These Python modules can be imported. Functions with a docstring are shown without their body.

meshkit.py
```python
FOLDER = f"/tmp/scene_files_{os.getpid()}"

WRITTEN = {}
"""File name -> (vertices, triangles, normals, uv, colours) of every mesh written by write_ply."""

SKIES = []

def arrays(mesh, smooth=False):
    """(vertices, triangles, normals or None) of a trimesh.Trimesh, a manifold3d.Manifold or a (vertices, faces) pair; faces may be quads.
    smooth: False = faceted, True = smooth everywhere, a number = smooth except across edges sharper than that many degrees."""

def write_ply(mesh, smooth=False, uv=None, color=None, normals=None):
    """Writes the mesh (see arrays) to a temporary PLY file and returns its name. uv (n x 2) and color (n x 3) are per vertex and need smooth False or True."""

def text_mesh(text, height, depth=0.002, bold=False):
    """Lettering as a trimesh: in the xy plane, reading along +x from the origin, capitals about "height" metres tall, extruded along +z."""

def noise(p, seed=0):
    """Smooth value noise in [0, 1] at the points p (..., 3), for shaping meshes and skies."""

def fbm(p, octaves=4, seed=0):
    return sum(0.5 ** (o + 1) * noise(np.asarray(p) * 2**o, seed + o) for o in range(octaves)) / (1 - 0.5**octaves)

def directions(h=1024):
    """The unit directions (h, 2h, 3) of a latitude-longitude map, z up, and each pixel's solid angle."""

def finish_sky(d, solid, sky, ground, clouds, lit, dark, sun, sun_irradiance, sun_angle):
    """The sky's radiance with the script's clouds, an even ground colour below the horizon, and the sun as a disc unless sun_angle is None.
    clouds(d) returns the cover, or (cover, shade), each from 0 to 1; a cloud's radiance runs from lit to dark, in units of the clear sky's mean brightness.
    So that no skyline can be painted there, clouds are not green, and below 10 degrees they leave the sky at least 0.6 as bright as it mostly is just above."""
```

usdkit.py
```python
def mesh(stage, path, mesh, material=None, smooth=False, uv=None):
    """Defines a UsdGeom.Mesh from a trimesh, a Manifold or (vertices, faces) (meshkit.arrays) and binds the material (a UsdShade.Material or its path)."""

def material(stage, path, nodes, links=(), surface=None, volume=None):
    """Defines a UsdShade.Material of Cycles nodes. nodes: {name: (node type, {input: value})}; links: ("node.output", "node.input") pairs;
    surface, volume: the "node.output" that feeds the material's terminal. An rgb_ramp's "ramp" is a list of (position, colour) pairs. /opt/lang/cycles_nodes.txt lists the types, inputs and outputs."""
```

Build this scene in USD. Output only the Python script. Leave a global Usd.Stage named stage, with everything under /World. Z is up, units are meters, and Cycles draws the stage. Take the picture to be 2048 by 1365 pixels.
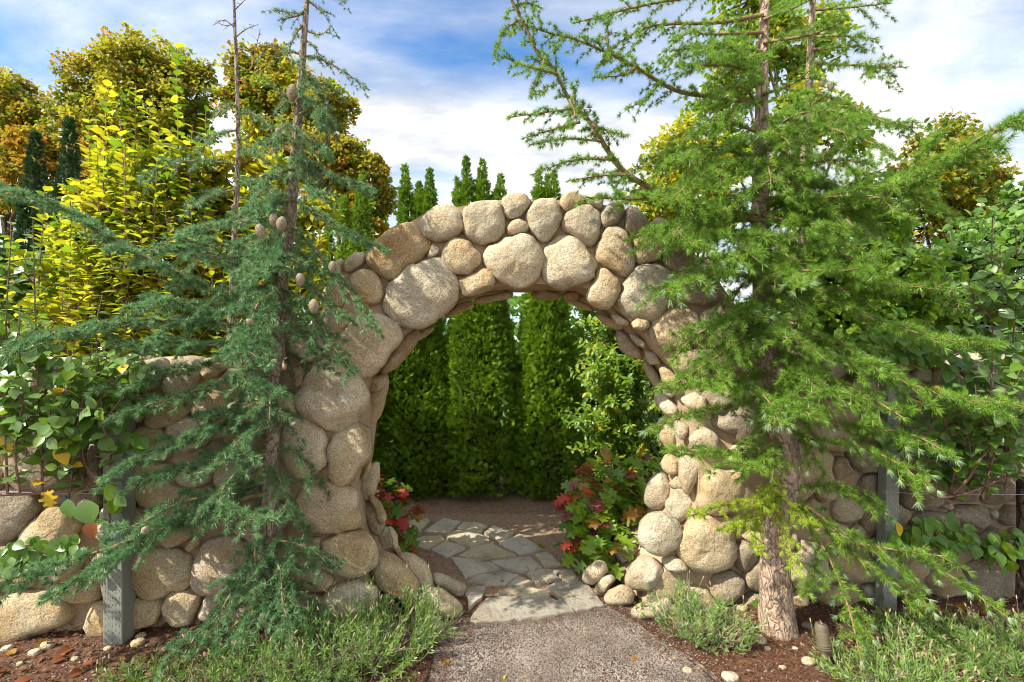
import math
import numpy as np
import trimesh
import usdkit
import meshkit
from pxr import Usd, UsdGeom, UsdLux, UsdShade, Gf, Sdf, Vt
import shapely
from shapely.geometry import Polygon, Point, MultiPoint
from shapely.ops import unary_union

stage = Usd.Stage.CreateInMemory()
UsdGeom.SetStageUpAxis(stage, "Z")
UsdGeom.SetStageMetersPerUnit(stage, 1.0)
UsdGeom.Xform.Define(stage, "/World")
UsdGeom.Scope.Define(stage, "/World/Looks")

# ------------------------------------------------------------------ camera, sky, sun, exposure
EYE = 1.65                       # eye height in metres
F, CX, CY = 1024.0, 1024.0, 682.5
SUN_AZ, SUN_EL = math.radians(-118), math.radians(43)
SUN_STRENGTH, SUN_COLOR = 0.60, (1.0, 0.92, 0.78)
SKY_STRENGTH, EXPOSURE = 0.14, 2.15

cam = UsdGeom.Camera.Define(stage, "/World/camera")
cam.CreateFocalLengthAttr(18.0)
cam.CreateHorizontalApertureAttr(36.0)
cam.CreateExposureAttr(EXPOSURE)
cam.AddTranslateOp().Set(Gf.Vec3d(0, 0, EYE))
cam.AddRotateXOp().Set(90.0)

sun_dir = np.array([math.sin(SUN_AZ) * math.cos(SUN_EL), math.cos(SUN_AZ) * math.cos(SUN_EL), math.sin(SUN_EL)])
sun = UsdLux.DistantLight.Define(stage, "/World/sun")
sun.CreateIntensityAttr(SUN_STRENGTH)
sun.CreateNormalizeAttr(True)
sun.CreateAngleAttr(0.55)
sun.CreateColorAttr(Gf.Vec3f(*SUN_COLOR))
q = Gf.Rotation(Gf.Vec3d(0, 0, 1), Gf.Vec3d(*map(float, sun_dir)))
sun.AddOrientOp().Set(Gf.Quatf(q.GetQuat()))

sky_mat = usdkit.material(stage, "/World/Looks/sky_look", {
    "tc": ("texture_coordinate", {}),
    "sky": ("sky_texture", {"sky_type": "single_scattering", "sun_disc": False, "sun_elevation": SUN_EL, "sun_rotation": SUN_AZ, "aerosol_density": 0.6, "ozone_density": 2.0}),
    "sep": ("separate_xyz", {}),
    "zz": ("math", {"math_type": "add", "value2": 0.28}),
    "zc": ("math", {"math_type": "maximum", "value2": 0.12}),
    "dx": ("math", {"math_type": "divide"}),
    "dy": ("math", {"math_type": "divide"}),
    "comb": ("combine_xyz", {"z": 0.0}),
    "map": ("mapping", {"scale": (0.7, 1.25, 1.0), "location": (14.56, 11.54, 0.0), "rotation": (0, 0, 0.25)}),
    "n1": ("noise_texture", {"scale": 1.15, "detail": 7.0, "roughness": 0.55, "distortion": 0.35}),
    "cover": ("rgb_ramp", {"ramp": [(0.0, (0, 0, 0)), (0.30, (0.0, 0.0, 0.0)), (0.41, (0.40, 0.40, 0.40)), (0.52, (0.9, 0.9, 0.9)), (1.0, (1, 1, 1))]}),
    "n2": ("noise_texture", {"scale": 3.2, "detail": 6.0, "roughness": 0.6}),
    "shade": ("rgb_ramp", {"ramp": [(0.36, (1.4, 1.43, 1.46)), (0.64, (2.7, 2.57, 2.35))]}),
    "tint": ("mix", {"mix_type": "multiply", "fac": 1.0, "color2": (0.215, 0.335, 0.42)}),
    "dot": ("vector_math", {"math_type": "dot_product", "vector2": tuple(map(float, sun_dir))}),
    "d0": ("math", {"math_type": "maximum", "value2": 0.0}), "d3": ("math", {"math_type": "power", "value2": 3.0}),
    "dk": ("math", {"math_type": "multiply_add", "value2": 1.3, "value3": 1.0}),
    "glow": ("vector_math", {"math_type": "scale"}),
    "mix": ("mix", {"mix_type": "mix"}),
    "bg": ("background_shader", {"strength": SKY_STRENGTH}),
}, [("tc.generated", "sep.vector"), ("sep.z", "zz.value1"), ("zz.value", "zc.value1"), ("sep.x", "dx.value1"), ("zc.value", "dx.value2"), ("sep.y", "dy.value1"), ("zc.value", "dy.value2"),
    ("dx.value", "comb.x"), ("dy.value", "comb.y"), ("comb.vector", "map.vector"), ("map.vector", "n1.vector"), ("map.vector", "n2.vector"), ("n1.fac", "cover.fac"), ("n2.fac", "shade.fac"),
    ("sky.color", "tint.color1"), ("tint.color", "mix.color1"), ("tc.generated", "dot.vector1"), ("dot.value", "d0.value1"), ("d0.value", "d3.value1"), ("d3.value", "dk.value1"), ("shade.color", "glow.vector1"), ("dk.value", "glow.scale"), ("glow.vector", "mix.color2"), ("cover.color", "mix.fac"), ("mix.color", "bg.color")], surface="bg.background")
dome = UsdLux.DomeLight.Define(stage, "/World/sky")
UsdShade.MaterialBindingAPI.Apply(dome.GetPrim()).Bind(sky_mat)
dome.GetPrim().SetCustomDataByKey("kind", "structure")

# ------------------------------------------------------------------ helpers
rng = np.random.default_rng(7)
used, origin = {}, {}


def at(px, py, d):
    """The point at distance d (along the view) that the photograph shows at (px, py)."""
    return np.array([(px - CX) / F * d, d, EYE + (CY - py) / F * d])


def on_ground(px, py, z=0.0):
    return at(px, py, (EYE - z) * F / (py - CY))


SLOPE, WALL_Y = 0.08, 3.10
UW = np.array([1, SLOPE, 0]) / math.hypot(1, SLOPE)
NW = np.array([SLOPE, -1, 0]) / math.hypot(1, SLOPE)
ZW = np.array([0, 0, 1.0])


def on_wall(px, py, back=0.0):
    return at(px, py, (WALL_Y + back) / (1 - SLOPE * (px - CX) / F))


def wall_uz(p):
    p = np.asarray(p) - np.array([0, WALL_Y, 0])
    return p @ UW, p[..., 2]


def to_px(p):
    p = np.asarray(p)
    return CX + p[..., 0] / p[..., 1] * F, CY - (p[..., 2] - EYE) / p[..., 1] * F


def numbered(parent, name):
    n = used.get((parent, name), -1) + 1
    used[(parent, name)] = n
    return f"{parent}/{name}" + (f"_{n:03d}" if n else "")


def tag(prim, label=None, category=None, group=None, kind=None):
    for k, v in (("label", label), ("category", category), ("group", group), ("kind", kind)):
        if v:
            prim.SetCustomDataByKey(k, v)
    return prim


def thing(name, label, category, loc=(0, 0, 0), group=None, kind=None):
    path = numbered("/World", name)
    x = UsdGeom.Xform.Define(stage, path)
    loc = np.asarray(loc, float)
    x.AddTranslateOp().Set(Gf.Vec3d(*map(float, loc)))
    origin[path] = loc
    return tag(x.GetPrim(), label, category, group, kind)


def obj(name, mesh, mat, parent=None, smooth=False, kind=None, label=None, category=None, group=None):
    up = "/World" if parent is None else str(parent.GetPath())
    path = numbered(up, name)
    o = origin.get(up, np.zeros(3))
    origin[path] = o
    if isinstance(mesh, trimesh.Trimesh):
        mesh = (mesh.vertices, mesh.faces)
    v, f = np.asarray(mesh[0], float) - o, np.asarray(mesh[1], int)
    if f.shape[1] == 4:
        f = np.vstack([f[:, [0, 1, 2]], f[:, [0, 2, 3]]])
    m = usdkit.mesh(stage, path, (v, f), mat, smooth)
    return tag(m.GetPrim(), label, category, group, kind)


def unit(v):
    v = np.asarray(v, float)
    return v / np.maximum(np.linalg.norm(v, axis=-1, keepdims=True), 1e-9)


def join(parts):
    vs, fs, n = [], [], 0
    for v, f in parts:
        f = np.asarray(f)
        if f.shape[1] == 4:
            f = np.vstack([f[:, [0, 1, 2]], f[:, [0, 2, 3]]])
        vs.append(np.asarray(v)), fs.append(f + n)
        n += len(v)
    return np.vstack(vs), np.vstack(fs)


def tube(p, r, sides=5, cap=True):
    p = np.asarray(p, float)
    r = np.broadcast_to(np.asarray(r, float), (len(p),))
    t = unit(np.gradient(p, axis=0))
    ref = np.where(np.abs(t[:, 2:]) < 0.9, [[0, 0, 1.0]], [[1.0, 0, 0]])
    if np.abs(t[:, 2]).max() > 0.85 or np.abs(t[:, 2]).min() > 0.4:
        ref = np.broadcast_to([0.3, 1.0, 0.1], p.shape)
    a = unit(np.cross(t, ref))
    b = np.cross(t, a)
    ang = np.arange(sides) * 2 * np.pi / sides
    v = p[:, None] + r[:, None, None] * (np.cos(ang)[None, :, None] * a[:, None] + np.sin(ang)[None, :, None] * b[:, None])
    i, j = np.meshgrid(np.arange(len(p) - 1), np.arange(sides), indexing="ij")
    qd = np.stack([i * sides + j, i * sides + (j + 1) % sides, (i + 1) * sides + (j + 1) % sides, (i + 1) * sides + j], -1).reshape(-1, 4)
    f = np.vstack([qd[:, [0, 1, 2]], qd[:, [0, 2, 3]]])
    v = v.reshape(-1, 3)
    if cap:
        n = len(v)
        v = np.vstack([v, p[:1], p[-1:]])
        k = np.arange(sides)
        e = (len(p) - 1) * sides
        f = np.vstack([f, np.stack([np.full(sides, n), (k + 1) % sides, k], 1), np.stack([np.full(sides, n + 1), e + k, e + (k + 1) % sides], 1)])
    return v, f


def curve(pts, step):
    """A smooth polyline through pts with points about step apart."""
    p = np.asarray(pts, float)
    if len(p) == 2:
        n = max(2, int(np.linalg.norm(p[1] - p[0]) / step) + 1)
        return p[0] + (p[1] - p[0]) * np.linspace(0, 1, n)[:, None]
    e = np.vstack([2 * p[0] - p[1], p, 2 * p[-1] - p[-2]])
    out = []
    for i in range(len(p) - 1):
        a, b, c, d = e[i:i + 4]
        n = max(2, int(np.linalg.norm(c - b) / step))
        t = np.linspace(0, 1, n, endpoint=False)[:, None]
        out.append(0.5 * (2 * b + (c - a) * t + (2 * a - 5 * b + 4 * c - d) * t**2 + (3 * b - a - 3 * c + d) * t**3))
    return np.vstack(out + [p[-1:]])


def scatter(template, P, A, N, S):
    """Copies of a template (axis u, side v, normal w) at the points P, along A, facing N, of size S, as one mesh."""
    tv, tf = template
    P, A, N = np.asarray(P), unit(A), np.asarray(N)
    B = unit(np.cross(N, A))
    N = np.cross(A, B)
    S = np.broadcast_to(np.asarray(S, float), (len(P),))[:, None, None]
    v = P[:, None] + S * (tv[None, :, 0:1] * A[:, None] + tv[None, :, 1:2] * B[:, None] + tv[None, :, 2:3] * N[:, None])
    f = (tf[None] + (np.arange(len(P)) * len(tv))[:, None, None]).reshape(-1, 3)
    return v.reshape(-1, 3), f


def box(lo, hi):
    m = trimesh.creation.box(np.asarray(hi, float) - np.asarray(lo, float))
    m.apply_translation((np.asarray(lo) + np.asarray(hi)) / 2)
    return np.array(m.vertices), np.array(m.faces)


def rand_dirs(n, up=None):
    return unit(rng.normal(size=(n, 3)))


# ------------------------------------------------------------------ materials
def L(name):
    return "/World/Looks/" + name


def rock(name, a, b, c, speck=0.7):
    return usdkit.material(stage, L(name), {
        "g": ("geometry", {}),
        "n1": ("noise_texture", {"scale": 5.0, "detail": 4.0, "roughness": 0.6}),
        "r1": ("rgb_ramp", {"ramp": [(0.34, a), (0.5, b), (0.66, c)]}),
        "n2": ("noise_texture", {"scale": 125.0, "detail": 3.0, "roughness": 0.75}),
        "r2": ("rgb_ramp", {"ramp": [(0.34, (0.12, 0.12, 0.12)), (0.43, (0.70, 0.69, 0.67)), (0.55, (1.0, 1.0, 1.0)), (0.66, (1.4, 1.4, 1.4))]}),
        "v": ("voronoi_texture", {"scale": 150.0}),
        "rv": ("rgb_ramp", {"ramp": [(0.0, (0.35, 0.34, 0.33)), (0.2, (0.75, 0.75, 0.75)), (0.32, (1, 1, 1))]}),
        "m1": ("mix", {"mix_type": "multiply", "fac": speck}),
        "m2": ("mix", {"mix_type": "multiply", "fac": 0.6}),
        "n4": ("noise_texture", {"scale": 2.3, "detail": 6.0, "roughness": 0.7, "distortion": 0.6}),
        "r4": ("rgb_ramp", {"ramp": [(0.36, (0.60, 0.58, 0.55)), (0.46, (1.0, 1.0, 1.0)), (0.56, (1.0, 1.0, 1.0)), (0.68, (1.10, 0.92, 0.66))]}),
        "m4": ("mix", {"mix_type": "multiply", "fac": 0.75}),
        "n3": ("noise_texture", {"scale": 24.0, "detail": 6.0, "roughness": 0.7}),
        "b1": ("bump", {"strength": 0.9, "distance": 0.03}),
        "b2": ("bump", {"strength": 0.6, "distance": 0.006}),
        "p": ("principled_bsdf", {"roughness": 0.82, "specular_ior_level": 0.3}),
    }, [("g.position", "n1.vector"), ("g.position", "n2.vector"), ("g.position", "v.vector"), ("g.position", "n3.vector"), ("n1.fac", "r1.fac"), ("n2.fac", "r2.fac"), ("v.distance", "rv.fac"),
        ("r1.color", "m1.color1"), ("r2.color", "m1.color2"), ("m1.color", "m2.color1"), ("rv.color", "m2.color2"), ("g.position", "n4.vector"), ("n4.fac", "r4.fac"), ("m2.color", "m4.color1"), ("r4.color", "m4.color2"), ("m4.color", "p.base_color"),
        ("n3.fac", "b1.height"), ("n2.fac", "b2.height"), ("b1.normal", "b2.normal"), ("b2.normal", "p.normal")], surface="p.BSDF")


ROCKS = [rock("granite_tan", (0.40, 0.29, 0.15), (0.475, 0.375, 0.225), (0.51, 0.435, 0.295)),
         rock("granite_grey", (0.385, 0.315, 0.205), (0.455, 0.39, 0.275), (0.495, 0.45, 0.34)),
         rock("granite_warm", (0.38, 0.27, 0.14), (0.45, 0.36, 0.235), (0.49, 0.43, 0.33)),
         rock("granite_pale", (0.45, 0.36, 0.225), (0.525, 0.445, 0.305), (0.555, 0.495, 0.375)),
         rock("granite_ochre", (0.32, 0.20, 0.085), (0.39, 0.275, 0.14), (0.43, 0.345, 0.22))]
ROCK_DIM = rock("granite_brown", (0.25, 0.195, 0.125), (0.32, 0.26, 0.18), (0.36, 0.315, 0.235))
FLAGS = [rock("flagstone_grey", (0.33, 0.30, 0.245), (0.40, 0.37, 0.305), (0.44, 0.415, 0.355), 0.25),
         rock("flagstone_tan", (0.36, 0.305, 0.205), (0.42, 0.37, 0.265), (0.44, 0.405, 0.31), 0.25),
         rock("flagstone_pale", (0.38, 0.345, 0.28), (0.44, 0.405, 0.335), (0.47, 0.44, 0.38), 0.25),
         rock("flagstone_front_shade", (0.25, 0.225, 0.18), (0.30, 0.275, 0.225), (0.34, 0.315, 0.265), 0.3)]  # last one: front slabs, same stone with shade put into its colour


def plain(name, ramp, scale=8.0, rough=0.8, bump=0.3, dist=0.01, bscale=None, stretch=(1, 1, 1), detail=6.0, spec=0.4):
    return usdkit.material(stage, L(name), {
        "g": ("geometry", {}), "mp": ("mapping", {"scale": stretch}),
        "n": ("noise_texture", {"scale": scale, "detail": detail, "roughness": 0.65}),
        "r": ("rgb_ramp", {"ramp": ramp}),
        "nb": ("noise_texture", {"scale": bscale or scale * 4, "detail": 5.0, "roughness": 0.65}),
        "b": ("bump", {"strength": bump, "distance": dist}),
        "p": ("principled_bsdf", {"roughness": rough, "specular_ior_level": spec}),
    }, [("g.position", "mp.vector"), ("mp.vector", "n.vector"), ("mp.vector", "nb.vector"), ("n.fac", "r.fac"), ("r.color", "p.base_color"), ("nb.fac", "b.height"), ("b.normal", "p.normal")], surface="p.BSDF")


def leafy(name, ramp, trans=0.4, rough=0.45, tgain=1.6, spec=0.5, patch=None):
    """Leaves: each island its own shade, larger patches drift, light passes through."""
    tg = [(p, tuple(min(1.0, x * tgain) for x in c)) for p, c in ramp]
    nodes = {
        "g": ("geometry", {}),
        "n": ("noise_texture", {"scale": patch or 2.0, "detail": 3.0}),
        "s": ("math", {"math_type": "multiply_add", "value2": 0.5}),
        "s2": ("math", {"math_type": "multiply_add", "value2": 0.9, "value3": -0.20}),
        "r": ("rgb_ramp", {"ramp": ramp}), "rt": ("rgb_ramp", {"ramp": tg}),
        "p": ("principled_bsdf", {"roughness": rough, "specular_ior_level": spec}),
        "t": ("translucent_bsdf", {}),
        "m": ("mix_closure", {"fac": trans}),
    }
    return usdkit.material(stage, L(name), nodes, [("g.position", "n.vector"), ("g.random_per_island", "s.value1"), ("n.fac", "s2.value1"), ("s2.value", "s.value3"), ("s.value", "r.fac"), ("s.value", "rt.fac"),
                                                   ("r.color", "p.base_color"), ("rt.color", "t.color"), ("p.BSDF", "m.closure1"), ("t.BSDF", "m.closure2")], surface="m.closure")


MORTAR = plain("mortar", [(0.25, (0.26, 0.185, 0.115)), (0.45, (0.42, 0.31, 0.20)), (0.7, (0.50, 0.39, 0.265))], 11, 0.95, 0.9, 0.02, 95, detail=9.0, spec=0.15)
MULCH = usdkit.material(stage, L("mulch"), {
    "g": ("geometry", {}),
    "n": ("noise_texture", {"scale": 38.0, "detail": 6.0, "roughness": 0.75}),
    "r": ("rgb_ramp", {"ramp": [(0.3, (0.03, 0.019, 0.013)), (0.45, (0.095, 0.052, 0.032)), (0.58, (0.16, 0.095, 0.06)), (0.72, (0.28, 0.215, 0.16))]}),
    "n1": ("noise_texture", {"scale": 1.1, "detail": 3.0}),
    "r1": ("rgb_ramp", {"ramp": [(0.35, (0.75, 0.7, 0.68)), (0.6, (1.15, 1.0, 0.9))]}),
    "m": ("mix", {"mix_type": "multiply", "fac": 1.0}),
    "b": ("bump", {"strength": 0.9, "distance": 0.02}),
    "p": ("principled_bsdf", {"roughness": 0.9, "specular_ior_level": 0.2}),
}, [("g.position", "n.vector"), ("g.position", "n1.vector"), ("n.fac", "r.fac"), ("n1.fac", "r1.fac"), ("r.color", "m.color1"), ("r1.color", "m.color2"), ("m.color", "p.base_color"), ("n.fac", "b.height"), ("b.normal", "p.normal")], surface="p.BSDF")
GRAVEL = usdkit.material(stage, L("gravel"), {
    "g": ("geometry", {}),
    "v": ("voronoi_texture", {"scale": 130.0}),
    "sv": ("separate_color", {"color_type": "rgb"}),
    "r": ("rgb_ramp", {"ramp": [(0.0, (0.08, 0.065, 0.055)), (0.35, (0.20, 0.165, 0.14)), (0.7, (0.32, 0.27, 0.225)), (0.9, (0.42, 0.37, 0.32)), (1.0, (0.28, 0.14, 0.08))]}),
    "d": ("rgb_ramp", {"ramp": [(0.0, (1, 1, 1)), (0.35, (0.8, 0.8, 0.8)), (0.6, (0.35, 0.35, 0.35))]}),
    "m": ("mix", {"mix_type": "multiply", "fac": 0.8}),
    "n": ("noise_texture", {"scale": 3.0, "detail": 4.0}),
    "rn": ("rgb_ramp", {"ramp": [(0.35, (0.7, 0.65, 0.6)), (0.6, (1.25, 1.18, 1.1))]}),
    "m2": ("mix", {"mix_type": "multiply", "fac": 1.0}),
    "b": ("bump", {"strength": 0.8, "distance": 0.006, "invert": True}),
    "p": ("principled_bsdf", {"roughness": 0.85, "specular_ior_level": 0.3}),
}, [("g.position", "v.vector"), ("v.color", "sv.color"), ("sv.r", "r.fac"), ("v.distance", "d.fac"), ("r.color", "m.color1"), ("d.color", "m.color2"), ("g.position", "n.vector"), ("n.fac", "rn.fac"),
    ("m.color", "m2.color1"), ("rn.color", "m2.color2"), ("m2.color", "p.base_color"), ("v.distance", "b.height"), ("b.normal", "p.normal")], surface="p.BSDF")
LAWN = plain("lawn_look", [(0.35, (0.045, 0.11, 0.015)), (0.65, (0.10, 0.20, 0.03))], 30, 0.8, 0.8, 0.02)


def bark(name, ridge, crack, sc=16.0, stretch=(1, 1, 0.3), width=0.10):
    return usdkit.material(stage, L(name), {
        "g": ("geometry", {}), "mp": ("mapping", {"scale": stretch}),
        "nd": ("noise_texture", {"scale": 14.0, "detail": 5.0}),
        "ad": ("vector_math", {"math_type": "multiply_add", "vector2": (0.16, 0.16, 0.16)}),
        "v": ("voronoi_texture", {"scale": sc, "feature": "distance_to_edge"}),
        "r": ("rgb_ramp", {"ramp": [(0.0, crack), (width * 0.4, crack), (width, tuple(x * 0.8 for x in ridge)), (width * 3, ridge)]}),
        "n": ("noise_texture", {"scale": 55.0, "detail": 5.0}),
        "rn": ("rgb_ramp", {"ramp": [(0.3, (0.65, 0.62, 0.6)), (0.65, (1.15, 1.15, 1.15))]}),
        "m": ("mix", {"mix_type": "multiply", "fac": 0.9}),
        "h": ("math", {"math_type": "minimum", "value2": 0.16}),
        "b1": ("bump", {"strength": 0.9, "distance": 0.05}),
        "b2": ("bump", {"strength": 0.4, "distance": 0.006}),
        "p": ("principled_bsdf", {"roughness": 0.9, "specular_ior_level": 0.2}),
    }, [("g.position", "mp.vector"), ("mp.vector", "nd.vector"), ("nd.color", "ad.vector1"), ("mp.vector", "ad.vector3"), ("ad.vector", "v.vector"), ("v.distance", "r.fac"), ("g.position", "n.vector"), ("n.fac", "rn.fac"), ("r.color", "m.color1"), ("rn.color", "m.color2"),
        ("m.color", "p.base_color"), ("v.distance", "h.value1"), ("h.value", "b1.height"), ("n.fac", "b2.height"), ("b1.normal", "b2.normal"), ("b2.normal", "p.normal")], surface="p.BSDF")


BARK_RIGHT = bark("bark_pink_tan", (0.37, 0.285, 0.215), (0.19, 0.095, 0.055), 24.0, (1, 1, 0.4), 0.03)
BARK_LEFT = bark("bark_grey_tan", (0.27, 0.215, 0.165), (0.10, 0.065, 0.045), 34.0, (1, 1, 0.4), 0.03)
BARK_DARK = bark("bark_dark", (0.10, 0.07, 0.05), (0.03, 0.02, 0.015), 20.0)
BARK_PALE = bark("bark_pale_grey", (0.30, 0.25, 0.20), (0.12, 0.09, 0.07), 30.0)
TWIG = plain("twig_orange_tan", [(0.3, (0.15, 0.085, 0.045)), (0.7, (0.26, 0.165, 0.085))], 30, 0.8, 0.3)
TWIG_DARK = plain("twig_brown", [(0.3, (0.08, 0.05, 0.035)), (0.7, (0.16, 0.10, 0.07))], 30, 0.8, 0.3)
STEM_RED = plain("stem_reddish", [(0.3, (0.13, 0.06, 0.045)), (0.7, (0.24, 0.13, 0.10))], 30, 0.6, 0.3)
NEEDLE_LEFT = leafy("needles_blue_green", [(0.1, (0.075, 0.175, 0.065)), (0.45, (0.155, 0.30, 0.12)), (0.8, (0.29, 0.43, 0.21))], 0.32, 0.42, 1.3, 0.5, 7.0)
NEEDLE_RIGHT = leafy("needles_fresh_green", [(0.1, (0.09, 0.195, 0.016)), (0.45, (0.195, 0.35, 0.035)), (0.8, (0.34, 0.49, 0.08))], 0.36, 0.42, 1.4, 0.5, 6.0)
NEEDLE_TIP = leafy("needles_pale_tip", [(0.1, (0.22, 0.35, 0.16)), (0.8, (0.36, 0.48, 0.27))], 0.3, 0.5, 1.2)
NEEDLE_YELLOW = leafy("needles_yellow_green", [(0.1, (0.26, 0.38, 0.02)), (0.45, (0.38, 0.50, 0.035)), (0.8, (0.52, 0.62, 0.08))], 0.4, 0.45, 1.3)
CONE = plain("cone_scales", [(0.35, (0.13, 0.095, 0.06)), (0.5, (0.25, 0.205, 0.14)), (0.7, (0.34, 0.29, 0.20))], 140, 0.8, 0.4, 0.004)
LEAF_YELLOW = leafy("leaf_lit_yellow", [(0.1, (0.26, 0.30, 0.012)), (0.4, (0.43, 0.37, 0.015)), (0.8, (0.58, 0.40, 0.02))], 0.55, 0.4, 1.5, 0.5, 1.3)
LEAF_APPLE = leafy("leaf_apple_green", [(0.1, (0.11, 0.21, 0.05)), (0.45, (0.18, 0.30, 0.075)), (0.8, (0.28, 0.40, 0.12))], 0.35, 0.3, 1.6, 0.7, 2.5)
LEAF_GREEN = leafy("leaf_mid_green", [(0.1, (0.06, 0.14, 0.012)), (0.45, (0.11, 0.225, 0.02)), (0.8, (0.18, 0.30, 0.03))], 0.35, 0.38, 1.6, 0.5, 2.5)
LEAF_LIME = leafy("leaf_lime", [(0.1, (0.11, 0.20, 0.012)), (0.45, (0.19, 0.30, 0.018)), (0.8, (0.30, 0.40, 0.03))], 0.4, 0.4, 1.5, 0.5, 2.5)
LEAF_GOLD = leafy("leaf_olive_gold", [(0.1, (0.16, 0.165, 0.012)), (0.4, (0.30, 0.27, 0.018)), (0.65, (0.46, 0.355, 0.022)), (0.9, (0.58, 0.39, 0.024))], 0.52, 0.5, 1.6, 0.4, 0.45)
LEAF_ORANGE = leafy("leaf_orange", [(0.1, (0.25, 0.13, 0.012)), (0.5, (0.42, 0.22, 0.016)), (0.9, (0.55, 0.31, 0.02))], 0.45, 0.5, 1.4, 0.4, 0.8)
LEAF_RUST = leafy("leaf_rust", [(0.1, (0.16, 0.05, 0.015)), (0.5, (0.30, 0.10, 0.025)), (0.9, (0.42, 0.18, 0.04))], 0.3, 0.6, 1.4, 0.4, 0.8)
LEAF_RED = leafy("leaf_red", [(0.1, (0.34, 0.025, 0.018)), (0.5, (0.52, 0.07, 0.03)), (0.9, (0.6, 0.17, 0.06))], 0.35, 0.4, 1.3, 0.5)
LEAF_WINE = leafy("leaf_wine", [(0.1, (0.14, 0.03, 0.025)), (0.5, (0.26, 0.07, 0.045)), (0.9, (0.38, 0.14, 0.07))], 0.3, 0.4, 1.3, 0.5)
LEAF_BUTTER = leafy("leaf_butter_yellow", [(0.1, (0.6, 0.42, 0.02)), (0.9, (0.75, 0.52, 0.04))], 0.4, 0.4, 1.2, 0.5)
THUJA = leafy("thuja_green", [(0.1, (0.085, 0.165, 0.008)), (0.45, (0.17, 0.29, 0.013)), (0.8, (0.29, 0.40, 0.025))], 0.30, 0.5, 1.3, 0.4, 3.0)
THUJA_LIME = leafy("thuja_lime", [(0.1, (0.10, 0.19, 0.010)), (0.45, (0.18, 0.29, 0.016)), (0.8, (0.27, 0.37, 0.03))], 0.35, 0.5, 1.3, 0.4, 3.0)
THUJA_DARK = leafy("thuja_dark", [(0.1, (0.016, 0.05, 0.012)), (0.45, (0.035, 0.085, 0.02)), (0.8, (0.07, 0.13, 0.03))], 0.2, 0.5, 1.3, 0.4, 3.0)
LAVENDER = leafy("lavender_leaf", [(0.1, (0.14, 0.21, 0.09)), (0.45, (0.25, 0.33, 0.165)), (0.8, (0.40, 0.47, 0.29))], 0.25, 0.6, 1.3, 0.3, 5.0)
LAV_GREEN = leafy("lavender_green", [(0.1, (0.11, 0.20, 0.03)), (0.45, (0.20, 0.32, 0.055)), (0.8, (0.31, 0.43, 0.10))], 0.3, 0.6, 1.3, 0.3, 5.0)
LAV_HEAD = plain("lavender_seed_head", [(0.3, (0.24, 0.16, 0.10)), (0.7, (0.38, 0.28, 0.19))], 60, 0.9, 0.2)
POST = plain("post_paint", [(0.3, (0.155, 0.165, 0.14)), (0.55, (0.20, 0.215, 0.185)), (0.7, (0.25, 0.25, 0.215))], 14, 0.65, 0.3, 0.004, 90, (1, 1, 0.15))
SLIT = plain("post_incision", [(0.3, (0.09, 0.075, 0.068)), (0.7, (0.13, 0.11, 0.10))], 30, 0.9, 0.1)
BRONZE = plain("bronze_paint", [(0.3, (0.09, 0.075, 0.05)), (0.7, (0.13, 0.11, 0.075))], 30, 0.45, 0.2, 0.002)
BLACK = plain("black_tube", [(0.3, (0.012, 0.012, 0.013)), (0.7, (0.02, 0.02, 0.022))], 30, 0.4, 0.1)
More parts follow.
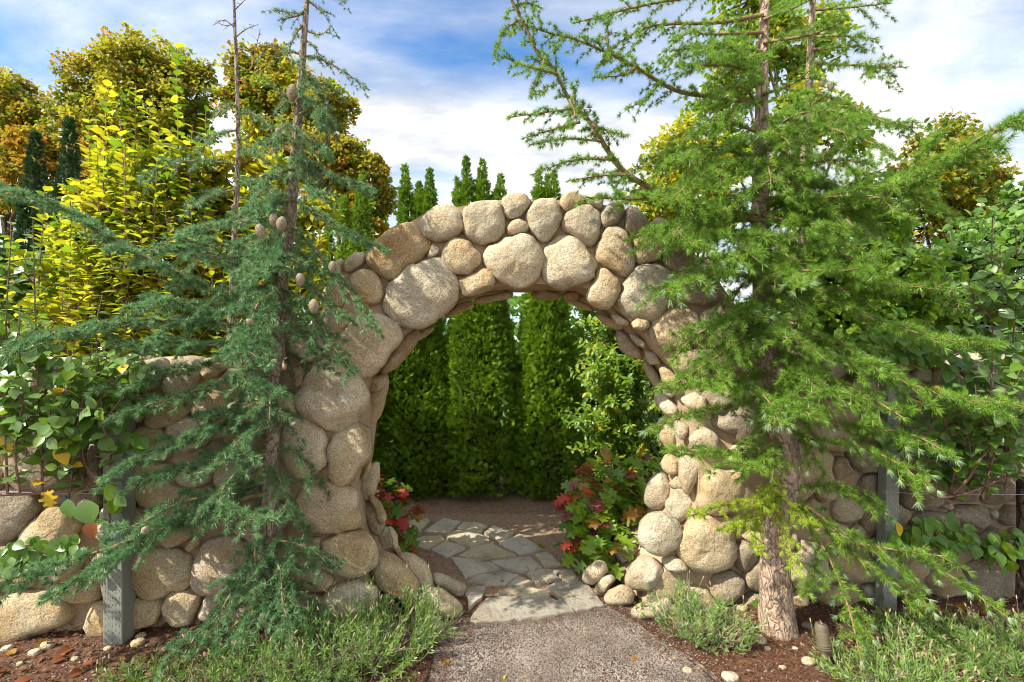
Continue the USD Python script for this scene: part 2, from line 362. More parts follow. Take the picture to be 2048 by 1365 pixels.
STEEL = usdkit.material(stage, L("wire_steel"), {"p": ("principled_bsdf", {"base_color": (0.45, 0.45, 0.45), "metallic": 0.9, "roughness": 0.4})}, [], surface="p.BSDF")
TAPE = usdkit.material(stage, L("green_tie"), {"p": ("principled_bsdf", {"base_color": (0.015, 0.12, 0.09), "roughness": 0.5})}, [], surface="p.BSDF")
LITTER = leafy("needle_litter", [(0.1, (0.07, 0.032, 0.02)), (0.5, (0.155, 0.07, 0.038)), (0.9, (0.30, 0.17, 0.10))], 0.1, 0.8, 1.0, 0.2)
PEBBLES = leafy("pebble_mix", [(0.05, (0.10, 0.095, 0.09)), (0.35, (0.26, 0.23, 0.20)), (0.6, (0.42, 0.36, 0.29)), (0.85, (0.55, 0.50, 0.44))], 0.0, 0.8, 1.0, 0.3)
GRIT = leafy("grit_mix", [(0.05, (0.10, 0.09, 0.08)), (0.35, (0.27, 0.235, 0.205)), (0.6, (0.44, 0.385, 0.33)), (0.85, (0.64, 0.58, 0.51))], 0.0, 0.8, 1.0, 0.3, 3.5)

# ------------------------------------------------------------------ ground, path, lawn
def sheet(poly, z, step, amp=0.0, freq=1.5, seed=0):
    """A flat polygon as a grid of triangles (so that it can undulate)."""
    x0, y0, x1, y1 = poly.bounds
    m = trimesh.creation.triangulate_polygon(poly, engine="earcut")
    v, f = np.array(m[0]), np.array(m[1])
    v, f = trimesh.remesh.subdivide_to_size(np.c_[v, np.zeros(len(v))], f, step, max_iter=14)
    zz = z + amp * (meshkit.fbm(np.c_[v[:, :2] * freq, np.zeros(len(v))], 3, seed) - 0.5)
    n = np.cross(v[f[:, 1]] - v[f[:, 0]], v[f[:, 2]] - v[f[:, 0]])[:, 2]
    f = np.where(n[:, None] < 0, f[:, ::-1], f)
    return np.c_[v[:, :2], zz], f


obj("ground", sheet(Polygon([(-300, -60), (300, -60), (300, 500), (-300, 500)]), 0.0, 60), MULCH, kind="structure")
gravel_px = [(858, 1365), (866, 1300), (884, 1252), (940, 1243), (1010, 1238), (1100, 1232), (1212, 1216), (1262, 1240), (1330, 1290), (1400, 1330), (1450, 1372)]
gp = [on_ground(*p)[:2] for p in gravel_px]
gravel_poly = Polygon([(-0.62, -6.0), (-0.46, 1.8)] + [tuple(p) for p in gp] + [(1.25, 1.9), (1.5, -6.0)])
obj("gravel_path", sheet(gravel_poly, 0.006, 0.2, 0.004), GRAVEL, kind="structure")
soil_poly = Polygon([(-0.75, 3.28), (0.62, 3.32), (0.75, 4.0), (0.95, 4.7), (1.3, 5.35), (0.9, 5.52), (0.55, 5.44), (0.25, 5.6), (-0.1, 5.47), (-0.45, 5.62), (-0.8, 5.5), (-1.3, 5.6), (-1.5, 5.2), (-1.2, 4.6), (-0.8, 3.9)])
SOIL = plain("gravelly_soil", [(0.28, (0.09, 0.05, 0.032)), (0.45, (0.21, 0.135, 0.085)), (0.6, (0.30, 0.205, 0.135)), (0.75, (0.46, 0.37, 0.28))], 75, 0.9, 0.8, 0.01, 120)
obj("soil_bed", sheet(soil_poly, 0.005, 0.2, 0.004), SOIL, kind="structure")
obj("lawn", sheet(Polygon([(-60, 6.35), (60, 6.35), (60, 120), (-60, 120)]), 0.012, 8.0), LAWN, kind="structure")

# ------------------------------------------------------------------ flagstones
flag_crop = [
    ([(475, 440), (510, 405), (600, 408), (612, 425), (570, 470), (490, 460)], 1), ([(570, 488), (640, 440), (690, 408), (790, 425), (720, 500), (600, 492)], 0),
    ([(762, 460), (800, 432), (880, 430), (945, 450), (900, 498), (830, 490)], 1), ([(918, 490), (980, 455), (1100, 490), (1060, 520), (1000, 535)], 1),
    ([(695, 510), (760, 478), (860, 485), (950, 520), (960, 540), (850, 573), (770, 560)], 1), ([(485, 560), (560, 512), (680, 503), (698, 535), (600, 588)], 1),
    ([(612, 597), (700, 545), (822, 578), (700, 633)], 2), ([(770, 622), (860, 575), (970, 552), (1040, 590), (1120, 625), (1000, 640), (900, 655)], 1),
    ([(1008, 555), (1130, 502), (1220, 555), (1272, 590), (1130, 617)], 0), ([(725, 635), (850, 645), (960, 665), (1030, 710), (930, 725), (810, 750)], 2),
    ([(950, 655), (1100, 635), (1190, 627), (1265, 690), (1160, 720), (1050, 700)], 0), ([(1215, 620), (1290, 602), (1380, 680), (1270, 688)], 1),
    ([(1170, 730), (1200, 705), (1318, 702), (1340, 735), (1365, 755), (1220, 790)], 0), ([(1330, 705), (1440, 703), (1475, 765), (1376, 768)], 1),
    ([(825, 770), (900, 735), (1040, 718), (1130, 740), (1050, 790), (960, 795), (870, 785)], 2), ([(1055, 795), (1130, 745), (1205, 775), (1150, 800)], 0),
    ([(815, 815), (880, 800), (940, 800), (910, 870), (830, 935)], 2), ([(1000, 845), (1060, 815), (1170, 808), (1290, 830), (1310, 862), (1220, 870), (1080, 855)], 1),
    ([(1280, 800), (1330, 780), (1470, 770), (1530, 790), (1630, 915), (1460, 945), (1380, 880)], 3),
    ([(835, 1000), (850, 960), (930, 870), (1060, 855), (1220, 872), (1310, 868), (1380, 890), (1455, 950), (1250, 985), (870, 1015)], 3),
    ([(460, 480), (500, 465), (560, 470), (565, 500), (500, 510)], 0)]
flag_path = thing("flagstone_path", "path of irregular grey and tan flagstones leading through the stone arch", "stone path", (0.05, 3.6, 0), kind="structure")


def slab(poly, z0, z1, seed):
    """A split stone slab: ragged edge, chipped rim, slightly uneven top."""
    r = np.random.default_rng(seed)
    ring = np.array(poly.exterior.coords)[:-1]
    c = poly.centroid
    pts = []
    for a, b in zip(ring, np.roll(ring, -1, 0)):
        n = max(2, int(np.linalg.norm(b - a) / 0.035))
        for t in np.arange(n) / n:
            pts.append(a + (b - a) * t + r.normal(size=2) * (0.004 if t > 0 else 0.002))
    pts = np.array(pts)
    if Polygon(pts).exterior.is_ccw is False:
        pts = pts[::-1]
    cc = np.array([c.x, c.y])
    tilt = r.normal(size=2) * 0.012
    def lay(k, z):
        p = cc + (pts - cc) * k
        return np.c_[p, z + (p - cc) @ tilt + 0.004 * (meshkit.fbm(np.c_[p * 9, np.full(len(p), seed)], 3) - 0.5)]
    rings = [lay(1.0, z0), lay(1.0, z1 - 0.006), lay(0.985, z1), lay(0.6, z1 + 0.001), lay(0.25, z1 + 0.001)]
    n = len(pts)
    v = np.vstack(rings + [[[cc[0], cc[1], z1 + 0.001]]])
    f = []
    for k in range(len(rings) - 1):
        for i in range(n):
            a, b = k * n + i, k * n + (i + 1) % n
            f += [(a, b, b + n), (a, b + n, a + n)]
    e = (len(rings) - 1) * n
    f += [(e + i, e + (i + 1) % n, len(v) - 1) for i in range(n)]
    return v, np.array(f)


flag_polys = []
for i, (pts, tone) in enumerate(flag_crop):
    poly = Polygon([on_ground(650 + x / 2.904, 895 + y / 2.904, 0.028)[:2] for x, y in pts]).buffer(-0.004)
    flag_polys.append(poly)
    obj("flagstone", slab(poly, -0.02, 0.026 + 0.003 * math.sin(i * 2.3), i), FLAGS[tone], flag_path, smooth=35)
for x, y, w, h in ((1200, 695, 40, 12), (1150, 553, 24, 10), (1340, 720, 28, 7), (1302, 768, 24, 16)):
    c = on_ground(650 + x / 2.904, 895 + y / 2.904, 0.04)
    r = w / 2.904 / F * c[1]
    poly = Polygon([(c[0] + r * math.cos(a) * (0.8 + 0.3 * math.sin(a * 3 + x)), c[1] + r * 0.8 * math.sin(a)) for a in np.linspace(0, 2 * np.pi, 8)[:-1]])
    obj("stone_chip", slab(poly, 0.027, 0.043, x), FLAGS[0], flag_path, smooth=35)

# ------------------------------------------------------------------ stones
ARCH = """837,449 855,427 873,415 900,412 918,423 923,446 920,464 904,479 873,483 853,473 840,460|1
926,419 945,410 970,404 1000,405 1006,430 1007,466 993,483 968,488 945,482 931,471 926,450|1
737,512 756,483 781,462 804,451 824,450 838,458 853,477 857,493 849,509 826,532 801,550 783,563 765,557 748,540 739,524|4
854,516 865,491 880,497 875,509 861,519|3
884,501 892,487 912,479 937,485 955,501 962,520 957,536 937,546 912,545 894,534 886,516|0
769,598 777,579 799,557 822,536 847,523 875,522 892,534 908,561 915,581 912,600 893,624 870,640 835,655 808,652 784,636 771,615|1
916,567 925,557 949,548 970,538 982,546 988,565 982,579 959,589 937,595 922,591 917,579|0
687,534 695,518 711,507 726,506 731,518 724,532 707,542 691,544|1
665,538 674,524 688,516 686,532 682,548 670,552|3
702,561 713,548 732,541 750,546 762,563 766,583 760,602 744,610 724,602 711,583|0
640,590 655,570 685,572 694,590 684,612 655,612|0
645,632 655,614 680,614 697,627 700,648 685,666 668,670 652,655|2
673,686 696,657 725,634 753,628 776,640 805,659 800,680 778,710 760,740 741,752 718,749 702,735 692,712|3
567,680 585,655 612,652 638,672 650,700 640,716 615,722 585,712|3
582,751 591,735 606,731 614,747 610,770 593,776|0
595,796 602,782 622,745 643,720 667,718 696,739 718,759 728,784 727,815 716,841 696,856 667,862 643,850 618,833 602,821|3
558,872 581,846 608,835 630,844 649,862 655,885 655,930 643,946 616,956 595,956 579,939 565,918|3
660,890 679,862 700,852 725,846 737,866 743,891 742,905 735,917 718,937 700,962 684,971 667,962 659,935|0
584,1013 589,987 606,968 632,964 663,966 692,970 710,985 717,1005 720,1044 704,1056 673,1063 632,1064 608,1056 591,1040|2
647,1081 663,1067 704,1062 725,1065 745,1081 753,1101 754,1122 745,1136 714,1149 690,1151 667,1138 655,1110|0
579,1152 593,1137 626,1134 655,1146 669,1158 661,1174 638,1180 608,1176 585,1166|0
563,1200 580,1185 625,1182 650,1192 652,1212 625,1224 580,1222 565,1212|0
545,795 570,785 594,800 595,825 575,835 548,832|0
532,842 545,835 558,842 558,862 545,872|0
545,965 570,958 586,985 575,1000 550,998|0
545,1012 575,1008 582,1030 570,1055 545,1050|0
535,1112 560,1098 610,1100 640,1112 620,1130 560,1134|0
1004,399 1025,387 1050,389 1058,404 1052,419 1038,435 1020,440 1008,428|1
1010,460 1020,444 1036,440 1052,448 1056,458 1045,469 1027,473 1013,469|0
1053,428 1063,408 1086,397 1108,399 1122,415 1124,433 1115,460 1101,478 1088,484 1074,478 1063,458 1054,440|1
1122,399 1131,388 1146,386 1164,395 1167,404 1158,415 1131,425 1124,415|0
1169,399 1180,389 1194,392 1206,408 1198,421 1182,413 1170,408|1
1124,446 1135,428 1155,415 1178,416 1196,426 1198,446 1191,478 1178,494 1164,489 1146,471 1128,462|1
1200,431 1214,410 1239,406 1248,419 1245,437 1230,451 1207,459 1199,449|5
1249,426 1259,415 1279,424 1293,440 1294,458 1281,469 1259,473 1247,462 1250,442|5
1305,444 1313,437 1326,440 1333,451 1322,460 1308,455|1
963,518 970,503 990,490 1014,478 1040,474 1059,474 1074,485 1083,508 1084,530 1079,552 1065,568 1043,577 1018,572 995,555 975,535|3
1086,550 1090,505 1097,487 1115,473 1137,472 1158,485 1171,505 1191,525 1193,541 1182,554 1155,568 1124,579 1106,575 1090,563|3
1190,498 1196,473 1212,459 1234,457 1248,469 1259,498 1266,525 1259,545 1248,556 1234,552 1216,534 1198,523 1191,509|2
1268,478 1284,469 1302,470 1317,489 1322,505 1313,523 1275,530 1268,518|0
1325,491 1340,482 1362,491 1376,509 1371,532 1358,544 1333,536 1324,518|5
1385,527 1398,516 1416,516 1430,532 1421,545 1389,545|1
1173,584 1187,563 1200,536 1218,543 1234,561 1238,581 1230,604 1216,620 1196,617 1173,608|0
1232,604 1243,581 1254,552 1272,534 1299,529 1322,536 1338,554 1340,584 1331,608 1313,633 1297,643 1272,638 1245,622|1
1300,662 1310,637 1330,621 1357,618 1386,627 1394,653 1376,682 1355,698 1330,700 1314,688 1302,674|0
1396,640 1420,615 1460,625 1470,660 1440,690 1405,680|0
1365,575 1390,560 1430,570 1440,600 1405,612 1370,605|5
1340,712 1370,700 1430,700 1450,725 1420,750 1375,755 1350,738|0
1378,770 1400,760 1450,765 1465,800 1430,822 1398,800|2
1380,880 1390,862 1412,858 1430,870 1436,900 1432,925 1410,915 1390,900|3
1398,990 1403,960 1425,936 1450,945 1480,942 1497,965 1500,990 1480,1010 1440,1025 1410,1028 1400,1015|0
1408,1032 1440,1030 1476,1034 1478,1044 1450,1050 1420,1048|0
1276,1075 1285,1050 1305,1030 1330,1025 1352,1040 1360,1060 1350,1090 1325,1108 1300,1108 1282,1095|1
1353,1088 1360,1062 1380,1042 1410,1036 1440,1045 1462,1068 1468,1095 1458,1125 1435,1142 1408,1147 1378,1132 1360,1112|0
1464,1115 1470,1085 1490,1082 1508,1095 1512,1120 1495,1140 1475,1138|5
1420,1165 1430,1150 1460,1142 1480,1155 1482,1180 1460,1200 1435,1200 1420,1185|5
1486,1150 1500,1130 1525,1110 1535,1125 1535,1180 1510,1182 1490,1172|5
1477,1200 1500,1185 1530,1190 1535,1212 1500,1215 1480,1210|5
1475,1066 1500,1058 1540,1072 1538,1098 1510,1090 1490,1078|0"""
JAMB = """1226,622 1242,624 1262,637 1258,644 1238,640|0
1262,648 1272,640 1292,645 1294,655 1280,661 1266,658|0
1196,620 1212,622 1258,645 1262,656 1240,652 1212,640|0
1240,652 1262,661 1288,690 1292,708 1270,702 1250,690 1244,670|2
1264,665 1277,665 1297,679 1295,690 1280,685|1
1297,696 1318,700 1325,720 1307,722 1298,712|1
1294,716 1310,725 1325,742 1334,760 1332,775 1318,768 1303,745|0
1326,731 1345,726 1364,752 1363,768 1345,768 1335,755|0
1334,776 1350,772 1362,782 1350,792 1336,786|3
1322,786 1335,783 1350,791 1367,815 1361,830 1345,826 1326,808|3
1359,797 1385,786 1404,796 1410,818 1388,822 1370,813|3
1328,842 1340,833 1355,839 1360,862 1357,893 1347,899 1334,884 1327,860|0
1355,846 1370,841 1386,853 1384,865 1373,879 1365,872|3
1358,891 1366,885 1377,896 1374,910 1363,911|1
1332,926 1340,911 1355,909 1366,919 1366,944 1350,948 1336,938|0
1370,919 1385,911 1411,926 1409,950 1397,970 1391,987 1380,980 1371,950|1
1300,1000 1310,966 1334,943 1344,958 1349,975 1344,1010 1330,1018 1308,1015|1
1347,967 1360,955 1372,959 1375,975 1365,981 1353,976|1
1346,1010 1361,986 1378,983 1395,1000 1395,1025 1375,1044 1361,1040 1349,1025|1
728,790 740,770 752,742 765,750 764,780 755,815 745,842 732,846 728,820|0
726,760 735,752 757,748 765,762 750,776 735,778|2
762,742 778,712 802,682 826,660 838,664 828,692 800,726 774,748|2
808,662 836,656 868,644 852,660 828,676|2
880,640 915,610 945,602 940,618 905,632|0
930,602 975,592 1030,582 1020,596 965,608|1
1060,580 1090,572 1120,582 1110,592 1075,590|1
1127,582 1146,575 1163,576 1166,586 1155,595 1136,591|4
1126,592 1150,598 1190,618 1180,622 1150,612 1130,602|0
716,955 722,930 731,922 734,932 726,952 719,958|0
702,968 718,956 737,929 746,933 745,962 737,989 725,1003 712,991|3
718,1015 729,1005 745,1013 757,1044 755,1060 743,1072 729,1056 720,1036|1
735,995 745,989 764,1011 772,1032 768,1044 757,1046 749,1015|0
747,1073 757,1063 774,1063 780,1077 778,1097 766,1107 755,1097|1
775,1055 783,1054 794,1071 796,1095 787,1097 784,1077|2
780,1096 792,1098 801,1122 790,1120|1"""
BASE = """753,1131 761,1117 778,1113 803,1133 827,1160 837,1189 835,1211 817,1211 786,1195 757,1176|0
801,1110 827,1111 848,1125 860,1144 862,1172 850,1178 838,1172 825,1154 807,1131|3
864,1156 878,1149 905,1158 928,1172 928,1189 913,1191 885,1178 868,1168|1
844,1195 860,1176 885,1180 909,1199 922,1219 915,1230 893,1234 868,1224 846,1215|3
651,1203 663,1178 688,1164 720,1160 749,1164 758,1178 755,1200 735,1225 700,1240 670,1238 655,1224|1
852,1238 868,1232 887,1246 887,1256 868,1265 848,1258|1
1233,1097 1245,1098 1275,1090 1280,1105 1270,1120 1252,1128 1242,1118|1
1222,1125 1230,1113 1237,1115 1232,1135 1224,1138|1
1167,1155 1172,1140 1195,1122 1212,1130 1215,1145 1205,1155 1185,1167 1170,1163|3
1192,1175 1200,1155 1222,1150 1230,1160 1220,1172 1210,1185 1198,1186|3
1240,1145 1248,1138 1255,1143 1252,1155 1247,1163 1240,1155|3
1210,1195 1220,1180 1240,1172 1258,1176 1266,1190 1262,1205 1240,1210 1218,1208|3
1267,1165 1275,1140 1298,1125 1320,1128 1335,1150 1330,1175 1310,1187 1285,1187 1270,1180|1
1322,1115 1340,1109 1358,1118 1370,1135 1350,1140 1332,1135|1
1262,1222 1275,1205 1310,1195 1335,1192 1335,1215 1310,1230 1275,1232|1"""
LEFT = """258,765 268,735 290,720 328,716 334,735 325,765 305,782 275,780|1
328,777 336,750 360,728 392,720 404,742 395,770 370,785 345,790|3
406,745 412,728 440,722 455,735 440,752 415,757|0
257,800 275,788 298,795 303,815 290,840 262,850|0
292,835 300,810 325,795 365,797 380,812 375,833 345,850 315,857 296,850|0
384,812 395,795 420,775 450,790 450,830 425,838 397,832|0
265,870 290,853 325,862 346,890 335,915 295,920 265,915|0
338,860 352,842 380,836 415,842 430,860 415,890 375,900 348,885|3
258,930 300,923 345,928 340,948 300,956 260,953|0
345,947 365,930 400,925 425,935 425,960 395,975 370,970|2
273,981 290,965 335,957 368,976 358,1000 320,1020 284,1008|0
432,950 450,925 500,905 525,930 520,960 480,985 447,985|1
320,1052 345,1040 380,1050 385,1073 350,1093 330,1090|0
260,1120 275,1100 310,1098 360,1094 378,1110 386,1150 370,1175 320,1193 295,1190 270,1165|0
387,1150 392,1120 412,1085 440,1075 480,1075 495,1100 490,1150 460,1180 420,1184 394,1180|2
262,1197 275,1191 320,1198 327,1215 322,1240 300,1250 262,1258|0
330,1207 345,1184 383,1174 400,1190 396,1220 385,1245 350,1252 333,1235|0
400,1230 406,1202 420,1187 438,1192 436,1215 420,1240|1
442,1217 455,1192 480,1182 508,1202 512,1235 495,1252 460,1247 445,1234|2
374,1095 388,1075 404,1070 401,1088 386,1102|0
390,1058 402,1037 430,1040 425,1063 402,1070|0
500,745 525,735 540,750 535,775 510,780|5
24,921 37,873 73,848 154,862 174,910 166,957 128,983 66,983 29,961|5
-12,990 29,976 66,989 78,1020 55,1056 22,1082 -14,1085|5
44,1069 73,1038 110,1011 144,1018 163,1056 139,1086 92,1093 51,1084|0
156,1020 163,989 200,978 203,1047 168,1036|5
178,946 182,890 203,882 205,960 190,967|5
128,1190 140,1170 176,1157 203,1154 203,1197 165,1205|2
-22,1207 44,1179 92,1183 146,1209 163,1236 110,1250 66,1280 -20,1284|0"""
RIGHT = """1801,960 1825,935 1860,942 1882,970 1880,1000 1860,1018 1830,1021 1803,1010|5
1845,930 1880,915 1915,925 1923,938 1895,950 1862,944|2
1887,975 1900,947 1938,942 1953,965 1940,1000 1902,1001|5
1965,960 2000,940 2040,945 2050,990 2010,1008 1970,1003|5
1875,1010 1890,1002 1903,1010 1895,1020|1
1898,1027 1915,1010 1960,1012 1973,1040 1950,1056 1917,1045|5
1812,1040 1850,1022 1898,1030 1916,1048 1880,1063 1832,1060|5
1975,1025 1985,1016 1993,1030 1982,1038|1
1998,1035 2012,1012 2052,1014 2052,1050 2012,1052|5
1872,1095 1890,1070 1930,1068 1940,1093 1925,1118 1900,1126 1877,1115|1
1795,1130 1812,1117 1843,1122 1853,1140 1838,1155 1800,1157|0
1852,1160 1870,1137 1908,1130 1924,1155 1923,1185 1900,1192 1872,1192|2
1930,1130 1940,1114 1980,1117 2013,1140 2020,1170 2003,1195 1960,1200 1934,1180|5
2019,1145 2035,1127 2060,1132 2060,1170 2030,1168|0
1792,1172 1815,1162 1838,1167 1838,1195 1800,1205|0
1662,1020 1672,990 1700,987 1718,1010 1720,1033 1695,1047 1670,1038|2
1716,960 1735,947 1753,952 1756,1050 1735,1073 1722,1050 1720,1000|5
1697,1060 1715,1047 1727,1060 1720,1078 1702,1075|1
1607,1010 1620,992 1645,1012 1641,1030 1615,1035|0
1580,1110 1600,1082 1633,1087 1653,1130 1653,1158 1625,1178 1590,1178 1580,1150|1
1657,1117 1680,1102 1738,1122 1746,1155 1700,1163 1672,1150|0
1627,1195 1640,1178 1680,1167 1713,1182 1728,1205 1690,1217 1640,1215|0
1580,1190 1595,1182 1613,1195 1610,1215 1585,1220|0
1724,1175 1740,1167 1750,1190 1742,1205 1732,1195|1
1672,710 1700,704 1725,710 1730,725 1710,740 1690,735|3
1765,717 1800,706 1830,713 1832,735 1800,742 1770,737|3
1836,712 1860,706 1890,714 1882,730 1846,730|3"""


def parse(text):
    out = []
    for line in text.split("\n"):
        pts, tone = line.split("|")
        out.append(([tuple(map(float, p.split(","))) for p in pts.split()], int(tone)))
    return out


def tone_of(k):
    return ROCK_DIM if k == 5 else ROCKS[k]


THETA = np.linspace(0, 2 * np.pi, 41)[:-1]
PHI = np.radians([0, 10, 20, 31, 43, 56, 68, 80, 92, 112, 180])


def outline(p2, c):
    """Distance from c to the polygon's rim in each direction of THETA, its corners eased."""
    p = Polygon(p2).buffer(0)
    far = 10 * max(p.bounds[2] - p.bounds[0], p.bounds[3] - p.bounds[1])
    ring = p.exterior if p.geom_type == "Polygon" else max(p.geoms, key=lambda g: g.area).exterior
    r = []
    for t in THETA:
        hit = ring.intersection(shapely.LineString([c, (c[0] + far * math.cos(t), c[1] + far * math.sin(t))]))
        r.append(max(0.003, Point(c).distance(hit)) if not hit.is_empty else 0.01)
    r = np.array(r)
    return 0.25 * np.roll(r, 1) + 0.5 * r + 0.25 * np.roll(r, -1)


def stone(pts3, front, up, seed, depth=None, sink=0.0, grow=1.085):
    """A field stone whose silhouette runs through pts3, seen from the direction front."""
    pts3 = np.asarray(pts3)
    front = unit(front)
    u = unit(np.cross(up, front))
    w = np.cross(front, u)
    o = pts3.mean(0)
    p2 = np.c_[(pts3 - o) @ u, (pts3 - o) @ w]
    cen = Polygon(p2).buffer(0).centroid
    c = (cen.x, cen.y)
    R = outline(p2, c) * grow
    half = R.mean()
    e = 0.50 + 0.14 * ((seed * 0.618) % 1)
    D = depth or min(0.15, 0.30 * half + 0.035) * (0.92 + 0.2 * ((seed * 0.37) % 1))
    rr = np.abs(np.sin(PHI)) ** e
    hh = np.sign(np.cos(PHI)) * np.abs(np.cos(PHI)) ** 0.82
    lean = (np.array([((seed * 0.71) % 1) - 0.5, ((seed * 0.29) % 1) - 0.5])) * 0.35
    X = R[None, :] * np.cos(THETA)[None] * rr[:, None]
    Y = R[None, :] * np.sin(THETA)[None] * rr[:, None]
    Z = D * hh[:, None] * (1 + (lean[0] * X + lean[1] * Y) / half)
    v = o + (c[0] + X)[..., None] * u + (c[1] + Y)[..., None] * w + (Z - sink)[..., None] * front
    ctr = o + c[0] * u + c[1] * w
    v = v.reshape(-1, 3)
    d = v - ctr
    n = meshkit.fbm(v * 9.0 + seed * 3.1, 3, seed) - 0.5
    n2 = np.maximum(0, meshkit.noise(v * 14.0 + seed, seed + 5) - 0.62)
    rr_ = np.random.default_rng(1000 + seed)
    for _ in range(3):  # flat breaks
        nn = unit(rr_.normal(size=3) * [1, 1, 1] + front * 0.9)
        ext = (d @ nn).max()
        cut = ext * rr_.uniform(0.80, 0.95)
        v = v - np.maximum(0, d @ nn - cut)[:, None] * nn * 0.85
        d = v - ctr
    n3 = meshkit.fbm(v * 26.0 + seed, 2, seed + 9) - 0.5
    v = v + d * (0.26 * n - 0.36 * n2 + 0.07 * n3)[:, None]
    m = len(THETA)
    f = []
    for i in range(len(PHI) - 1):
        a = i * m + np.arange(m)
        b = i * m + (np.arange(m) + 1) % m
        f += [np.stack([a, a + m, b + m], 1), np.stack([a, b + m, b], 1)]
    f = np.vstack(f)
    keep = (np.linalg.norm(v[f[:, 0]] - v[f[:, 1]], axis=1) > 1e-7) & (np.linalg.norm(v[f[:, 1]] - v[f[:, 2]], axis=1) > 1e-7) & (np.linalg.norm(v[f[:, 0]] - v[f[:, 2]], axis=1) > 1e-7)
    f = f[keep]
    v[:m] = v[:m].mean(0)
    v[-m:] = v[-m:].mean(0)
    fc = np.cross(v[f[:, 1]] - v[f[:, 0]], v[f[:, 2]] - v[f[:, 0]])
    if (fc * (v[f].mean(1) - ctr)).sum() < 0:
        f = f[:, ::-1]
    mm = trimesh.Trimesh(v, f, process=True)
    return np.array(mm.vertices), np.array(mm.faces)


stone_count = [0]


def add_stone(parent, pts3, tone, front=NW, up=ZW, depth=None, sink=0.0, grow=1.085):
    stone_count[0] += 1
    return obj("stone", stone(pts3, front, up, stone_count[0], depth, sink, grow), tone_of(tone), parent, smooth=True)


def raycast(mesh, o, d):
    """Distance along d from o to the mesh (nan if it misses)."""
    v, f = np.asarray(mesh[0]), np.asarray(mesh[1])
    a, e1, e2 = v[f[:, 0]], v[f[:, 1]] - v[f[:, 0]], v[f[:, 2]] - v[f[:, 0]]
    h = np.cross(d, e2)
    det = (e1 * h).sum(1)
    ok = np.abs(det) > 1e-12
    inv = 1 / np.where(ok, det, 1)
    s = o - a
    uu = (s * h).sum(1) * inv
    qv = np.cross(s, e1)
    vv = (qv @ d) * inv
    t = (e2 * qv).sum(1) * inv
    ok &= (uu >= -1e-6) & (vv >= -1e-6) & (uu + vv <= 1 + 1e-6) & (t > 0.1)
    if not ok.any():
        return np.nan, None
    k = np.where(ok, t, 1e9).argmin()
    return t[k], unit(np.cross(e1[k], e2[k]))


# ---- the arch's mortared core
outer_px = [(572, 1262), (572, 705), (588, 690), (640, 628), (672, 548), (702, 528), (748, 484), (803, 453), (852, 424), (925, 412), (1000, 398), (1100, 400), (1200, 409), (1250, 424), (1290, 444), (1330, 474), (1375, 500),
            (1425, 538), (1468, 600), (1500, 680), (1512, 720), (1535, 1240)]
inner_px = [(1280, 1230), (1300, 1190), (1342, 1130), (1380, 1060), (1398, 1000), (1400, 930), (1390, 850), (1376, 780), (1346, 730), (1300, 686), (1258, 636), (1214, 598), (1165, 574), (1110, 568), (1045, 569), (975, 576),
            (915, 594), (850, 634), (782, 690), (738, 742), (720, 800), (722, 870), (714, 940), (702, 1000), (722, 1100), (738, 1220), (738, 1262)]
uz = [np.array(wall_uz(on_wall(*p))) for p in outer_px + inner_px]
for k in (0, len(outer_px) - 1, len(outer_px), -1):
    uz[k][1] = -0.1
core_poly = Polygon(uz).buffer(0)
ARCH_T = 0.50


def wall_block(poly, front, thick, step=0.09, amp=0.014, seed=3):
    """An upright slab in the wall's plane, its face 'front' metres proud of it, meshed finely enough to be uneven."""
    from scipy.spatial import Delaunay
    ring = np.array(poly.exterior.coords)[:-1]
    if not poly.exterior.is_ccw:
        ring = ring[::-1]
    rim = []
    for a, b in zip(ring, np.roll(ring, -1, 0)):
        n = max(1, int(round(np.linalg.norm(b - a) / step)))
        rim += [a + (b - a) * k / n for k in range(n)]
    rim = np.array(rim)
    x0, y0, x1, y1 = poly.bounds
    g = np.stack(np.meshgrid(np.arange(x0, x1, step), np.arange(y0, y1, step)), -1).reshape(-1, 2)
    r = np.random.default_rng(seed)
    g = g + r.uniform(-0.2, 0.2, g.shape) * step
    g = g[shapely.contains(poly.buffer(-0.55 * step), shapely.points(g))]
    q2 = np.vstack([rim, g])
    tri = Delaunay(q2).simplices
    tri = tri[shapely.contains(poly, shapely.points(q2[tri].mean(1)))]
    e1, e2 = q2[tri[:, 1]] - q2[tri[:, 0]], q2[tri[:, 2]] - q2[tri[:, 0]]
    area = e1[:, 0] * e2[:, 1] - e1[:, 1] * e2[:, 0]
    tri = np.where(area[:, None] < 0, tri[:, ::-1], tri)[np.abs(area) > 1e-9]
    m, n, layers = len(q2), len(rim), max(2, int(thick / step))
    zs = np.linspace(0, -thick, layers + 1)
    v = [np.c_[q2, np.zeros(m)], np.c_[q2, np.full(m, -thick)]] + [np.c_[rim, np.full(n, z)] for z in zs[1:-1]]
    rows = [np.arange(n)] + [2 * m + k * n + np.arange(n) for k in range(layers - 1)] + [m + np.arange(n)]
    f = [tri, tri[:, ::-1] + m]
    for a, b in zip(rows, rows[1:]):
        f += [np.stack([a, b, np.roll(b, -1)], 1), np.stack([a, np.roll(b, -1), np.roll(a, -1)], 1)]
    v, f = np.vstack(v), np.vstack(f)
    p = np.array([0, WALL_Y, 0]) + v[:, :1] * UW + v[:, 1:2] * ZW + (front + v[:, 2:3]) * NW
    p += amp * (np.stack([meshkit.fbm(p * 6 + k * 9, 3, seed + k) for k in range(3)], 1) - 0.5) * 2
    return p, f


